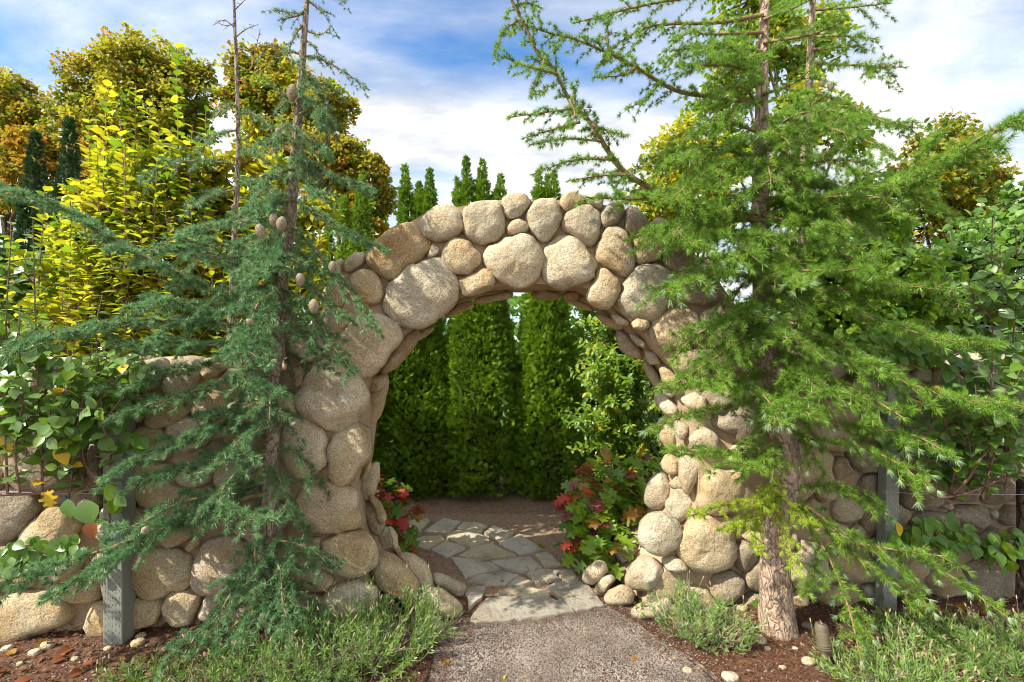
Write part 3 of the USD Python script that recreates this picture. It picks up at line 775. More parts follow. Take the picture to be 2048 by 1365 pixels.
arch = thing("stone_arch", "round garden arch of large tan and grey fieldstones set in mortar", "stone arch", on_wall(1065, 1215) * [1, 1, 0])
core_mesh = wall_block(core_poly, -0.012, ARCH_T)
obj("mortar_core", core_mesh, MORTAR, arch, smooth=40)


def mound(bottom, top, zt):
    h = MultiPoint([(x, y) for x, y in bottom])
    pts = np.array([(x, y, -0.08) for x, y in bottom] + [(x, y, z) for (x, y), z in zip(top, zt)])
    m = trimesh.convex.convex_hull(pts)
    m = m.subdivide().subdivide().subdivide().subdivide()
    trimesh.smoothing.filter_laplacian(m, iterations=60)
    v = np.array(m.vertices)
    v += 0.05 * (np.stack([meshkit.fbm(v * 6 + k * 7, 4, k) for k in range(3)], 1) - 0.5)
    return v, np.array(m.faces)


left_mound = mound([(-1.12, 3.02), (-0.75, 2.97), (-0.50, 3.05), (-0.52, 3.2), (-0.75, 3.42), (-0.87, 3.6), (-1.0, 3.6)], [(-0.95, 3.03), (-0.90, 3.1), (-0.92, 3.4), (-1.05, 3.4)], [0.30, 0.34, 0.36, 0.36])
right_mound = mound([(0.66, 3.02), (0.56, 3.22), (0.48, 3.55), (0.72, 3.8), (1.25, 3.75), (1.4, 3.2), (1.0, 3.0)], [(1.06, 3.12), (1.02, 3.6), (1.25, 3.7), (1.3, 3.22)], [0.5, 0.52, 0.5, 0.5])
obj("mortar_base", left_mound, MORTAR, arch, smooth=True)
obj("mortar_base", right_mound, MORTAR, arch, smooth=True)
solid = join([core_mesh, left_mound, right_mound])
eye = np.array([0, 0, EYE])

arch_list = parse(ARCH)
for pts, tone in arch_list:
    add_stone(arch, [on_wall(*p) for p in pts], tone)
def set_in(pts, tone, base=False):
        """A stone bedded in the core or the foot of the arch where the photograph shows it."""
        c = np.mean(pts, 0)
        d = at(c[0], c[1], 1.0) - eye
        t, n = raycast(solid, eye, d)
        if not np.isfinite(t):
            # past the rim of the jamb: half way through the arch's thickness
            t = (WALL_Y + 0.28) / (1 - SLOPE * (c[0] - CX) / F)
            n = NW
        t = min(t, 3.9)
        if base:  # rests on the ground
            low = max(p[1] for p in pts)
            t = min(t, EYE * F / (low - CY) + 0.03)
        half = 0.5 * min(np.ptp([p[0] for p in pts]), np.ptp([p[1] for p in pts])) / F * t
        D = max(0.055, half * 1.15)
        push = np.zeros(3) if n is None or n is NW else (n if n @ d < 0 else -n) * (0.30 * D + 0.012)
        add_stone(arch, [at(p[0], p[1], t) + push for p in pts], tone, front=unit(-d), depth=D, grow=1.17)
for pts, tone in parse(JAMB):
    set_in(pts, tone)
for pts, tone in parse(BASE):
    set_in(pts, tone, True)
# stones further back in the arch's thickness, over the crown and inside the jambs
for k, (pts, tone) in enumerate(arch_list):
    c = np.mean(pts, 0)
    if c[1] < 470 and 650 < c[0] < 1400 and c[1] < 470:
        q3 = np.array([on_wall(*p) for p in pts])
        q3 = q3.mean(0) + (q3 - q3.mean(0)) * (0.8 + 0.25 * ((k * 0.37) % 1)) - NW * (ARCH_T - 0.06) - ZW * 0.075
        add_stone(arch, q3, (tone + 1) % 4)

# ---- the walls either side
WALL_TOP = 1.50


def fill(parent, region, existing, sizes, tones, seed, gap=5.0, place=None):
    """Packs more stones into what the traced ones leave free (all in photograph pixels on the wall's plane)."""
    r = np.random.default_rng(seed)
    free = region.difference(unary_union([Polygon(p).buffer(gap) for p in existing]))
    made = 0
    for rmax in sizes:
        for _ in range(400):
            if free.is_empty:
                return
            x0, y0, x1, y1 = free.bounds
            cand = np.c_[r.uniform(x0, x1, 260), r.uniform(y0, y1, 260)]
            pts = shapely.points(cand)
            inside = shapely.contains(free, pts)
            if not inside.any():
                continue
            dist = np.where(inside, shapely.distance(free.boundary, pts), 0)
            k = dist.argmax()
            if dist[k] < rmax * 0.62:
                break
            rad = min(dist[k], rmax)
            c = cand[k]
            ang, el = r.uniform(-0.5, 0.5), r.uniform(1.15, 1.6)
            th = np.linspace(0, 2 * np.pi, 15)[:-1]
            e = np.c_[np.cos(th) * rad * el, np.sin(th) * rad * 1.08] * (1 + 0.1 * r.normal(size=(14, 1)))
            rot = np.array([[math.cos(ang), -math.sin(ang)], [math.sin(ang), math.cos(ang)]])
            s = Polygon(c + e @ rot.T).buffer(0).intersection(free.buffer(-0.5)).buffer(-rad * 0.25).buffer(rad * 0.25)
            if s.geom_type != "Polygon":
                s = max(s.geoms, key=lambda g: g.area) if len(getattr(s, "geoms", [])) else None
            if s is None or s.area < 60:
                free = free.difference(Point(c).buffer(rad * 0.5))
                continue
            cs = np.array(s.simplify(0.8).exterior.coords)[:-1]
            (place or (lambda cs, tone: add_stone(parent, [on_wall(*p) for p in cs], tone)))(cs, tones[int(r.integers(len(tones)))])
            free = free.difference(s.buffer(gap))
            made += 1


def base_px(px):
    return CY + EYE * F / (WALL_Y / (1 - SLOPE * (px - CX) / F))


def wall_side(xs, traced, label, tones, seed, u0, u1):
    w = thing("stone_wall", label, "stone wall", on_wall((xs[0] + xs[1]) / 2, 1200) * [1, 1, 0], group=None)
    core = wall_block(shapely.box(u0, -0.1, u1, WALL_TOP - 0.02), -0.016, 0.42, 0.12)
    obj("mortar_core", core, MORTAR, w, smooth=40)
    lst = parse(traced)
    for pts, tone in lst:
        add_stone(w, [on_wall(*p) for p in pts], tone)
    xx = np.linspace(xs[0], xs[1], 24)
    top = [(x, CY - (WALL_TOP + 0.03 - EYE) * F / (WALL_Y / (1 - SLOPE * (x - CX) / F))) for x in xx]
    bot = [(x, base_px(x) + 6) for x in xx[::-1]]
    fill(w, Polygon(top + bot), [p for p, _ in lst], [46, 34, 24, 16], tones, seed)
    # coping stones seen end on along the top
    r = np.random.default_rng(seed + 1)
    u = u0 + 0.1
    while u < u1:
        wd = r.uniform(0.16, 0.34)
        c = np.array([0, WALL_Y, 0]) + (u + wd / 2) * UW + (WALL_TOP + r.uniform(-0.02, 0.02)) * ZW - NW * r.uniform(0.2, 0.3)
        th = np.linspace(0, 2 * np.pi, 11)[:-1]
        ring = [c + (wd * 0.52 * math.cos(a) * r.uniform(0.85, 1.1)) * UW - (0.17 * math.sin(a) * r.uniform(0.85, 1.1)) * NW for a in th]
        add_stone(w, ring, int(r.choice([0, 1, 3])), front=ZW, up=-NW, depth=0.06)
        u += wd + 0.01
    return w


wall_left = wall_side((-330, 568), LEFT, "low fieldstone wall left of the arch, behind the slim cedar and the grey post", [0, 0, 1, 5, 2], 11, wall_uz(on_wall(-1200, 1200))[0], wall_uz(on_wall(576, 1200))[0])
wall_right = wall_side((1540, 2330), RIGHT, "low fieldstone wall right of the arch, behind the thick-trunked cedar", [0, 5, 1, 5, 2], 12, wall_uz(on_wall(1520, 1200))[0], wall_uz(on_wall(3200, 1200))[0])
# the inside of the arch between its front and back rims, and its left foot
near_rim, far_rim = [], []
for p in inner_px:
    q3 = on_wall(*p)
    near_rim.append(tuple(map(float, to_px(q3))))
    far_rim.append(tuple(map(float, to_px(q3 - NW * ARCH_T))))
set_list = [p for p, _ in parse(JAMB) + parse(BASE) + arch_list]
soffit = Polygon(near_rim).buffer(0).difference(Polygon(far_rim).buffer(0)).intersection(shapely.box(600, 540, 1420, 1140))
fill(arch, soffit, set_list, [20, 13, 8], [0, 1, 2, 3], 31, 3.0, set_in)
foot = Polygon([(706, 960), (748, 990), (775, 1040), (800, 1110), (866, 1150), (925, 1200), (905, 1240), (760, 1235), (742, 1140), (722, 1075)])
fill(arch, foot.difference(soffit), set_list, [18, 12, 8], [0, 1, 3], 32, 3.0, set_in)
# hidden parts of the arch's face, behind the trees
face = Polygon(outer_px + inner_px).buffer(0).buffer(-4)
face = unary_union([face.intersection(shapely.box(560, 560, 700, 1262)), face.intersection(shapely.box(1330, 540, 1560, 1240))])
fill(arch, face, [p for p, _ in arch_list] + [p for p, _ in parse(JAMB)], [30, 22, 15], [0, 1, 3, 5], 21)

# ------------------------------------------------------------------ posts, wires, lamp, tubes
def post(px, py_base, py_top, width, label, lean=0.0):
    b = on_ground(px, py_base)
    h = EYE + (CY - py_top) / F * b[1]
    p = thing("wooden_post", label, "post", b)
    x0, x1, y0, y1 = b[0], b[0] + width, b[1], b[1] + width
    m = trimesh.creation.box((width, width, h + 0.15))
    v, f = np.array(m.vertices), np.array(m.faces)
    v = v + [(x0 + x1) / 2, (y0 + y1) / 2, (h - 0.15) / 2]
    bev = 0.004
    c = np.array([(x0 + x1) / 2, (y0 + y1) / 2])
    ring = np.array([(x0 + bev, y0), (x1 - bev, y0), (x1, y0 + bev), (x1, y1 - bev), (x1 - bev, y1), (x0 + bev, y1), (x0, y1 - bev), (x0, y0 + bev)])
    vs, fs = [], []
    for z, k in ((-0.15, 1), (h - bev, 1), (h, 0.93)):
        vs.append(np.c_[c + (ring - c) * k, np.full(8, z)])
    vs = np.vstack(vs)
    for a in (0, 8):
        for i in range(8):
            j = (i + 1) % 8
            fs += [(a + i, a + j, a + j + 8), (a + i, a + j + 8, a + i + 8)]
    vs = np.vstack([vs, [[c[0], c[1], h + 0.001]]])
    fs += [(16 + i, 16 + (i + 1) % 8, 24) for i in range(8)]
    sh = lambda q: q + np.c_[lean * q[:, 2:3], np.zeros((len(q), 2))]
    obj("shaft", (sh(vs), np.array(fs)), POST, p)
    parts = []
    for row in range(5):
        x = x0 + width * (0.14 + 0.18 * row)
        z = 0.02 + (row % 2) * 0.017
        while z < h - 0.04:
            parts.append(box((x - 0.0010, y0 - 0.0008, z), (x + 0.0010, y0 + 0.002, z + 0.012)))
            z += 0.034 if row % 2 else 0.038
    v, f = join(parts)
    obj("incision", (sh(v), f), SLIT, p, kind="stuff")
    return p


post(205, 1290, 790, 0.106, "grey-painted square post in front of the left wall, leaves over its top")
post(1768, 1222, 738, 0.080, "grey-painted square post in front of the right wall, among cedar tips", 0.022)


def wire(name, pts, r, mat, label, cat, sides=6, group=None):
    p = curve(pts, 0.02)
    return obj(name, tube(p, r, sides), mat, None, smooth=True, label=label, category=cat, group=group)


wire("trellis_wire", [at(228, 986, 2.83), at(150, 988, 2.80), at(60, 985, 2.74), at(-200, 984, 2.6)], 0.0016, STEEL, "thin steel wire strung left from the left grey post", "wire")
wire("trellis_wire", [at(1782, 984, 3.1), at(1850, 988, 3.1), at(2060, 990, 3.08), at(2300, 990, 3.0)], 0.0016, STEEL, "thin steel wire strung right from the right grey post", "wire")
obj("tie_tape", tube(curve([at(132, 978, 2.785), at(138, 986, 2.775), at(136, 1000, 2.785), at(130, 992, 2.79)], 0.01), 0.006, 6), TAPE, None, smooth=True, label="dark green plastic tie on the wire left of the left post", category="plant tie")
wire("drip_tube", [on_ground(870, 1272, 0.01), on_ground(868, 1300, 0.012), on_ground(862, 1330, 0.01), on_ground(848, 1372, 0.012), on_ground(835, 1420, 0.0)], 0.0065, BLACK, "black drip tube along the gravel beside the left lavender", "irrigation tube")
wire("drip_tube", [on_ground(1352, 1300, -0.004), on_ground(1385, 1325, 0.01), on_ground(1410, 1345, 0.008), on_ground(1440, 1375, 0.01), on_ground(1500, 1450, 0.0)], 0.0045, BLACK, "black drip tube along the gravel beside the right lavender", "irrigation tube")
obj("edging_stake", slab(Polygon([(-1.37 + 0, 2.49), (-1.335, 2.485), (-1.33, 2.505), (-1.365, 2.51)]), -0.1, 0.075, 5), BLACK, None, label="small dark stake in the mulch by the bottom-left lavender", category="stake")
dp = on_ground(2042, 1215)
obj("dark_post", tube(curve([dp + [0, 0, -0.1], dp + [0.01, 0, 0.35], dp + [0.03, 0.02, 0.8]], 0.05), [0.03] * len(curve([dp + [0, 0, -0.1], dp + [0.01, 0, 0.35], dp + [0.03, 0.02, 0.8]], 0.05)), 9), BARK_DARK, None, smooth=True, label="dark round stake at the right edge before the right wall", category="stake")

# the small bronze garden spotlight
lp = on_ground(1652, 1338)
lamp = thing("garden_spotlight", "bronze bullet spotlight tilted on a stake in the red mulch", "garden lamp", lp)


def revolve(profile, axis, o, n=18):
    axis = unit(axis)
    a = unit(np.cross(axis, [0.3, 1, 0.2]))
    b = np.cross(axis, a)
    th = np.arange(n) * 2 * np.pi / n
    v = np.vstack([o + axis * h + r * (np.cos(th)[:, None] * a + np.sin(th)[:, None] * b) for r, h in profile])
    f = []
    for k in range(len(profile) - 1):
        for i in range(n):
            p, q = k * n + i, k * n + (i + 1) % n
            f += [(p, q, q + n), (p, q + n, p + n)]
    return v, np.array(f)


ax = unit([-0.10, 0.10, 1.0])
top = lp + [0, 0, 0.055]
obj("stake", revolve([(0.001, -0.12), (0.011, -0.1), (0.013, 0.0), (0.022, 0.004), (0.022, 0.02), (0.014, 0.03), (0.012, 0.05), (0.001, 0.055)], [0, 0, 1], lp), BRONZE, lamp, smooth=40)
obj("knuckle", revolve([(0.001, -0.02), (0.016, -0.018), (0.019, 0.0), (0.019, 0.03), (0.024, 0.035), (0.001, 0.036)], ax, lp + [0, 0, 0.05]), BRONZE, lamp, smooth=40)
obj("body", revolve([(0.001, 0.0), (0.022, 0.002), (0.029, 0.012), (0.031, 0.05), (0.030, 0.105), (0.024, 0.112), (0.001, 0.1125)], ax, top + ax * 0.03), BRONZE, lamp, smooth=40)
for k in range(3):
    obj("cooling_ring", revolve([(0.0302, 0.0), (0.0335, 0.001), (0.0335, 0.004), (0.0302, 0.005)], ax, top + ax * (0.045 + 0.011 * k)), BRONZE, lamp)
# its slanted hood
hv, hf = revolve([(0.0315, 0.0), (0.0315, 0.035)], ax, top + ax * 0.13)
obj("hood", tube([top + ax * 0.135, top + ax * 0.15, top + ax * 0.163 + np.array([0.004, 0, 0])], [0.031, 0.031, 0.027], 16), BRONZE, lamp, smooth=40)

# ------------------------------------------------------------------ leaf shapes (axis u from 0 to 1, side v, normal w)
def leaf_ovate(width=0.33, fold=0.12, droop=0.18, notch=0.0):
    u = np.array([0.0, 0.14, 0.34, 0.58, 0.80, 1.0])
    hw = width * np.array([0.04, 0.62, 1.0, 0.92, 0.5, 0.0])
    mid = np.c_[u, 0 * u, -droop * u**2]
    lf = np.c_[u + 0.02, hw, -droop * u**2 + fold * hw / width * 0.8]
    rt = np.c_[u + 0.02, -hw, -droop * u**2 + fold * hw / width * 0.8]
    v = np.vstack([mid, lf[:-1], rt[:-1]])
    f = []
    for i in range(4):
        l, r = 6 + i, 11 + i
        f += [(i, i + 1, l + 1), (i, l + 1, l), (i, r, r + 1), (i, r + 1, i + 1)]
    f += [(4, 5, 10), (4, 15, 5)]
    return v, np.array(f)


def leaf_far():
    v = np.array([[0, 0, 0], [0.45, 0.34, 0.06], [1.0, 0, -0.1], [0.45, -0.34, 0.06], [0.5, 0, 0.0]])
    return v, np.array([(0, 4, 1), (1, 4, 2), (0, 3, 4), (3, 2, 4)])


def leaf_lobed(n_lobes=5, depth=0.42):
    """An oak- or maple-like leaf cut into pointed lobes."""
    pts = [(0.0, 0.0)]
    spec = [(0.10, 0.30), (0.20, 0.14), (0.42, 0.50), (0.46, 0.22), (0.66, 0.40), (0.70, 0.17), (0.84, 0.22), (1.0, 0.0)]
    half = [(0.12, 0.05), (0.06, 0.28), (0.20, 0.33), (0.27, 0.15), (0.40, 0.26), (0.42, 0.48), (0.55, 0.44), (0.58, 0.18), (0.70, 0.24), (0.76, 0.36), (0.84, 0.28), (0.84, 0.13)]
    right = [(u, -v) for u, v in half][::-1]
    ring = [(0.02, 0.012)] + half + [(1.0, 0.0)] + right + [(0.02, -0.012)]
    ring = np.array(ring)
    tri_v, tri_f = trimesh.creation.triangulate_polygon(Polygon(ring), engine="earcut")
    v = np.c_[tri_v, 0.10 * np.abs(tri_v[:, 1]) ** 1.0 - 0.22 * tri_v[:, 0] ** 2]
    return v, np.array(tri_f)


def leaf_maple():
    half = [(0.0, 0.30), (0.28, 0.54), (0.46, 0.24), (0.72, 0.30)]
    ring = np.array([(0.0, 0.0)] + half + [(1.0, 0.0)] + [(u, -v) for u, v in half][::-1])
    tri_v, tri_f = trimesh.creation.triangulate_polygon(Polygon(ring), engine="earcut")
    v = np.c_[tri_v, 0.12 * np.abs(tri_v[:, 1]) - 0.2 * tri_v[:, 0] ** 2]
    return v, np.array(tri_f)


def spray():
    """A flat scaly spray of thuja, branching."""
    v, f = [], []
    def blade(p, a, l, w, z0=0.0):
        d = np.array([math.cos(a), math.sin(a)])
        s = np.array([-d[1], d[0]])
        k = len(v)
        for q, h in ((p, 0), (p + d * l * 0.1 + s * w, 0.05), (p + d * l, -0.06), (p + d * l * 0.1 - s * w, 0.05)):
            v.append((q[0], q[1], z0 + h * l))
        f.append((k + 1, k + 2, k + 3))
    blade(np.array([0.0, 0.0]), 0.0, 1.0, 0.07)
    for i, u in enumerate((0.15, 0.40, 0.64)):
        for s in (1, -1):
            blade(np.array([u + 0.05 * (s > 0), 0.0]), s * (0.75 - 0.08 * i), 0.54 - 0.09 * i, 0.10, 0.03 * s)
    return np.array(v), np.array(f)


def leaf_mid(width=0.36):
    v = np.array([[0, 0, 0], [0.35, width, 0.06], [0.75, width * 0.62, 0.0], [1.0, 0, -0.14], [0.75, -width * 0.62, 0.0], [0.35, -width, 0.06], [0.5, 0, -0.03]])
    return v, np.array([(0, 6, 1), (1, 6, 2), (2, 6, 3), (3, 6, 4), (4, 6, 5), (5, 6, 0)])


KITE = (np.array([[0, 0, 0], [0.5, 0.45, 0.1], [1.0, 0, -0.08], [0.42, -0.45, 0.1]]), np.array([(0, 2, 1), (0, 3, 2)]))
MID, MID_SLIM = leaf_mid(), leaf_mid(0.25)
OVATE, SLIM, FAR, LOBED, MAPLE, SPRAY = leaf_ovate(0.36), leaf_ovate(0.24, 0.10, 0.22), leaf_far(), leaf_lobed(), leaf_maple(), spray()


def near(P):
    return np.linalg.norm(np.asarray(P) - eye, axis=1)


def in_view(P, m=30):
    px, py = to_px(np.asarray(P))
    return (px > -m) & (px < 2048 + m) & (py > -m) & (py < 1365 + m) & (np.asarray(P)[:, 1] > 0.5)


def plant(name, label, cat, base, stems, leaves, template, mats, singles, stem_mat=TWIG_DARK, group=None, leaf_name="leaf", bulk="foliage", stem_name="stem", keep=None):
    """stems: (points, radii) each; leaves: (P, A, N, S, which material). The leaves nearest the camera are meshes of their own, the rest one mesh per material."""
    t = thing(name, label, cat, base, group)
    for p, r in stems[:40]:
        obj(stem_name, tube(p, r, 5), stem_mat, t, smooth=True)
    if len(stems) > 40:
        obj(stem_name, join([tube(p, r, 4, False) for p, r in stems[40:]]), stem_mat, t, smooth=True, kind="stuff")
    P, A, N, S, W = leaves
    score = S / near(P) * in_view(P)
    order = np.argsort(-score)
    one = order[:singles]
    for i in one:
        obj(leaf_name, scatter(template, P[i:i + 1], A[i:i + 1], N[i:i + 1], S[i:i + 1]), mats[W[i]], t, smooth=template is not LOBED)
    rest = np.setdiff1d(np.arange(len(P)), one)
    for k, m in enumerate(mats):
        s = rest[W[rest] == k]
        if len(s):
            obj(bulk, scatter(template, P[s], A[s], N[s], S[s]), m, t, smooth=template is not LOBED, kind="stuff")
    return t


def shoots(stem, spacing, size, spread=0.9, droop=0.15, t0=0.1, jitter=0.3, taper=0.5):
    """Alternate leaves up a stem."""
    p = np.asarray(stem)
    seg = np.r_[0, np.cumsum(np.linalg.norm(np.diff(p, axis=0), axis=1))]
    n = max(2, int(seg[-1] * (1 - t0) / spacing))
    s = seg[-1] * (t0 + (1 - t0) * (np.arange(n) + rng.uniform(-0.3, 0.3, n)) / n)
    P = np.stack([np.interp(s, seg, p[:, k]) for k in range(3)], 1)
    T = unit(np.stack([np.interp(np.minimum(s + 0.03, seg[-1]), seg, p[:, k]) - np.interp(np.maximum(s - 0.03, 0), seg, p[:, k]) for k in range(3)], 1))
    ph = np.arange(n) * 2.4 + rng.uniform(0, 6.28) + rng.normal(0, jitter, n)
    ref = unit(np.cross(T, [0.31, 0.2, 0.1]))
    oth = np.cross(T, ref)
    rad = np.cos(ph)[:, None] * ref + np.sin(ph)[:, None] * oth
    A = unit(rad * spread + T * 0.45 + rng.normal(0, 0.12, (n, 3)) - [0, 0, droop])
    N = unit(T + rng.normal(0, 0.35, (n, 3)) + [0, 0, 0.4])
    f = s / seg[-1]
    S = size * rng.uniform(0.7, 1.15, n) * (1 - taper * np.maximum(0, f - 0.6) / 0.4)
    return P, A, N, S


def cat_leaves(lst, probs):
    P, A, N, S = (np.concatenate([x[k] for x in lst]) for k in range(4))
    return P, A, N, S, rng.choice(len(probs), len(P), p=np.array(probs) / sum(probs))


# ------------------------------------------------------------------ cedars
def needles(P, A, n, length, wid, spread0, spread1, r):
    """Rosettes: n needles fanning from each point P about the axis A."""
    m = len(P)
    A = unit(A)
    a = unit(np.cross(A, r.normal(size=(m, 3))))
    b = np.cross(A, a)
    ph = r.uniform(0, 2 * np.pi, (m, n))
    po = r.uniform(spread0, spread1, (m, n))
    D = np.cos(po)[..., None] * A[:, None] + np.sin(po)[..., None] * (np.cos(ph)[..., None] * a[:, None] + np.sin(ph)[..., None] * b[:, None])
    D = D.reshape(-1, 3)
    D[:, 2] -= 0.06
    O = np.repeat(P, n, axis=0)
    Ln = (np.broadcast_to(np.asarray(length).reshape(-1, 1), (m, n)) * r.uniform(0.7, 1.1, (m, n))).reshape(-1, 1)
    side = unit(np.cross(D, r.normal(size=D.shape)))
    nrm = np.cross(D, side)
    v = np.stack([O + D * Ln * 0.05 + side * wid, O + D * Ln, O + D * Ln * 0.05 - side * wid], 1)
    f = np.arange(len(D) * 3).reshape(-1, 3)
    return v.reshape(-1, 3), f


def limb(tree, pts, r0, length, seed, mat, tip_mat=None, side_len=0.16, side_gap=0.055, tuft=0.042, gap=0.018, n=27, bare=0.03, bark=TWIG, droop=0.25, thin=1.0, flat=0.25, wid=0.00135):
    """One branch of a cedar: a curved limb with side shoots in its plane, both set with rosettes of needles."""
    r = np.random.default_rng(seed)
    main = curve(pts, 0.03)
    lens = np.r_[0, np.cumsum(np.linalg.norm(np.diff(main, axis=0), axis=1))]
    tot = lens[-1]
    rad = r0 * (1 - 0.85 * lens / tot) + 0.0015
    tubes = [tube(main, rad, 6)]
    lines = [(main, bare, 1.0)]
    T = unit(np.gradient(main, axis=0))
    s = tot * bare + side_gap
    sign = 1
    while s < tot - 0.03:
        k = min(len(main) - 2, int(np.searchsorted(lens, s)))
        t = T[k]
        horiz = unit(np.cross(t, [0, 0, 1.0]) + 1e-6)
        fr = s / tot
        ln = side_len * (0.45 + 0.75 * math.sin(math.pi * min(1, 0.15 + 0.8 * (1 - fr)))) * r.uniform(0.55, 1.2)
        d = unit(t * r.uniform(0.5, 1.0) + horiz * sign * r.uniform(0.7, 1.1) + np.array([0, 0, r.normal(0.05, flat)]))
        m = max(4, int(ln / 0.025))
        u = np.linspace(0, 1, m)[:, None]
        q = main[k] + d * ln * u + np.array([0, 0, -1]) * ln * droop * u**2 + r.normal(0, 0.004, (m, 3)) * u
        tubes.append(tube(q, 0.0028 * (1 - 0.7 * u[:, 0]) * (0.7 + r0 / 0.03), 4, False))
        lines.append((q, 0.08, thin))
        if ln > 0.13:
            for _ in range(int(ln / 0.09)):
                kk = r.integers(1, m - 1)
                d2 = unit(d + horiz * r.choice([-1, 1]) * 0.8 + r.normal(0, 0.25, 3))
                l2 = ln * r.uniform(0.25, 0.5)
                u2 = np.linspace(0, 1, 4)[:, None]
                q2 = q[kk] + d2 * l2 * u2 + np.array([0, 0, -1]) * l2 * droop * 0.6 * u2**2
                tubes.append(tube(q2, 0.0016, 3, False))
                lines.append((q2, 0.1, thin))
        sign = -sign
        s += side_gap * r.uniform(0.7, 1.4)
    P, A, Lg = [], [], []
    bp, ba = [], []
    for q, b0, dens in lines:
        sl = np.r_[0, np.cumsum(np.linalg.norm(np.diff(q, axis=0), axis=1))]
        k = max(1, int(sl[-1] * (1 - b0) / gap * dens))
        ss = sl[-1] * (b0 + (1 - b0) * (np.arange(k) + r.uniform(0, 1, k)) / k)
        pp = np.stack([np.interp(ss, sl, q[:, j]) for j in range(3)], 1)
        tt = unit(np.stack([np.interp(np.minimum(ss + 0.02, sl[-1]), sl, q[:, j]) - np.interp(np.maximum(ss - 0.02, 0), sl, q[:, j]) for j in range(3)], 1))
        rd = unit(np.cross(tt, r.normal(size=(k, 3))) + [0, 0, 0.25])
        P.append(pp + rd * 0.004)
        A.append(unit(rd + 0.45 * tt))
        Lg.append(tuft * (1 - 0.25 * ss / sl[-1]))
        bp.append(q[-1]), ba.append(q[-1] - q[-2])
    P, A, Lg = np.vstack(P), np.vstack(A), np.concatenate(Lg)
    o = obj("branch", join(tubes), bark, tree, smooth=True)
    obj("needles", needles(P, A, n, Lg, wid, 0.25, 1.45, r), mat, o, kind="stuff")
    v1 = needles(np.array(bp), np.array(ba), n, np.full(len(bp), tuft), wid, 0.05, 0.8, r)
    obj("tip_needles", v1, tip_mat or mat, o, kind="stuff")
    return o


def trunk(tree, pts, radii, mat, seed, sides=18, lump=0.10):
    p = curve(pts, 0.02)
    s = np.linspace(0, 1, len(p))
    r = np.interp(s, np.linspace(0, 1, len(radii)), radii)
    v, f = tube(p, r, sides)
    c = np.vstack([np.repeat(p, sides, axis=0), p[:1], p[-1:]])
    k = 1 + lump * 2 * (meshkit.fbm(v * [22, 22, 9], 3, seed) - 0.5)
    return obj("trunk", (c + (v - c) * k[:, None], f), mat, tree, smooth=True)


def cone(tree, p, h, tilt=(0, 0, 1), seed=0):
    """A barrel-shaped cedar cone with overlapping rows of scales."""
    n, rows = 14, 25
    t = np.linspace(0, 1, rows)
    prof = np.sin(np.pi * np.clip(0.04 + 0.93 * t, 0, 1)) ** 0.62 * 0.34
    th = np.arange(n) * 2 * np.pi / n
    v = []
    for i, (tt, r) in enumerate(zip(t, prof)):
        k = 1 + 0.035 * (i % 2) + 0.035 * np.sin(th * 7 + i * 3.14 + seed)
        v.append(np.c_[r * k * np.cos(th + 0.2 * i), r * k * np.sin(th + 0.2 * i), np.full(n, tt - 0.5 + 0.012 * (i % 2))])
    v = np.vstack(v + [[[0, 0, -0.5], [0, 0, 0.5]]]) * h
    f = []
    for i in range(rows - 1):
        for j in range(n):
            a, b = i * n + j, i * n + (j + 1) % n
            f += [(a, b, b + n), (a, b + n, a + n)]
    e = rows * n
    f += [(e, (j + 1) % n, j) for j in range(n)] + [(e + 1, e - n + j, e - n + (j + 1) % n) for j in range(n)]
    ax = unit(np.asarray(tilt, float))
    a = unit(np.cross(ax, [0.2, 1, 0.1]))
    b = np.cross(ax, a)
    v = v * 0.76
    obj("cone", (p + v[:, :1] * a + v[:, 1:2] * b + v[:, 2:3] * ax, np.array(f)), CONE, tree, smooth=30)


def px_line(text, d0, d1):
    pts = [tuple(map(float, p.split(","))) for p in text.split()]
    return [at(x, y, d0 + (d1 - d0) * i / (len(pts) - 1)) for i, (x, y) in enumerate(pts)]


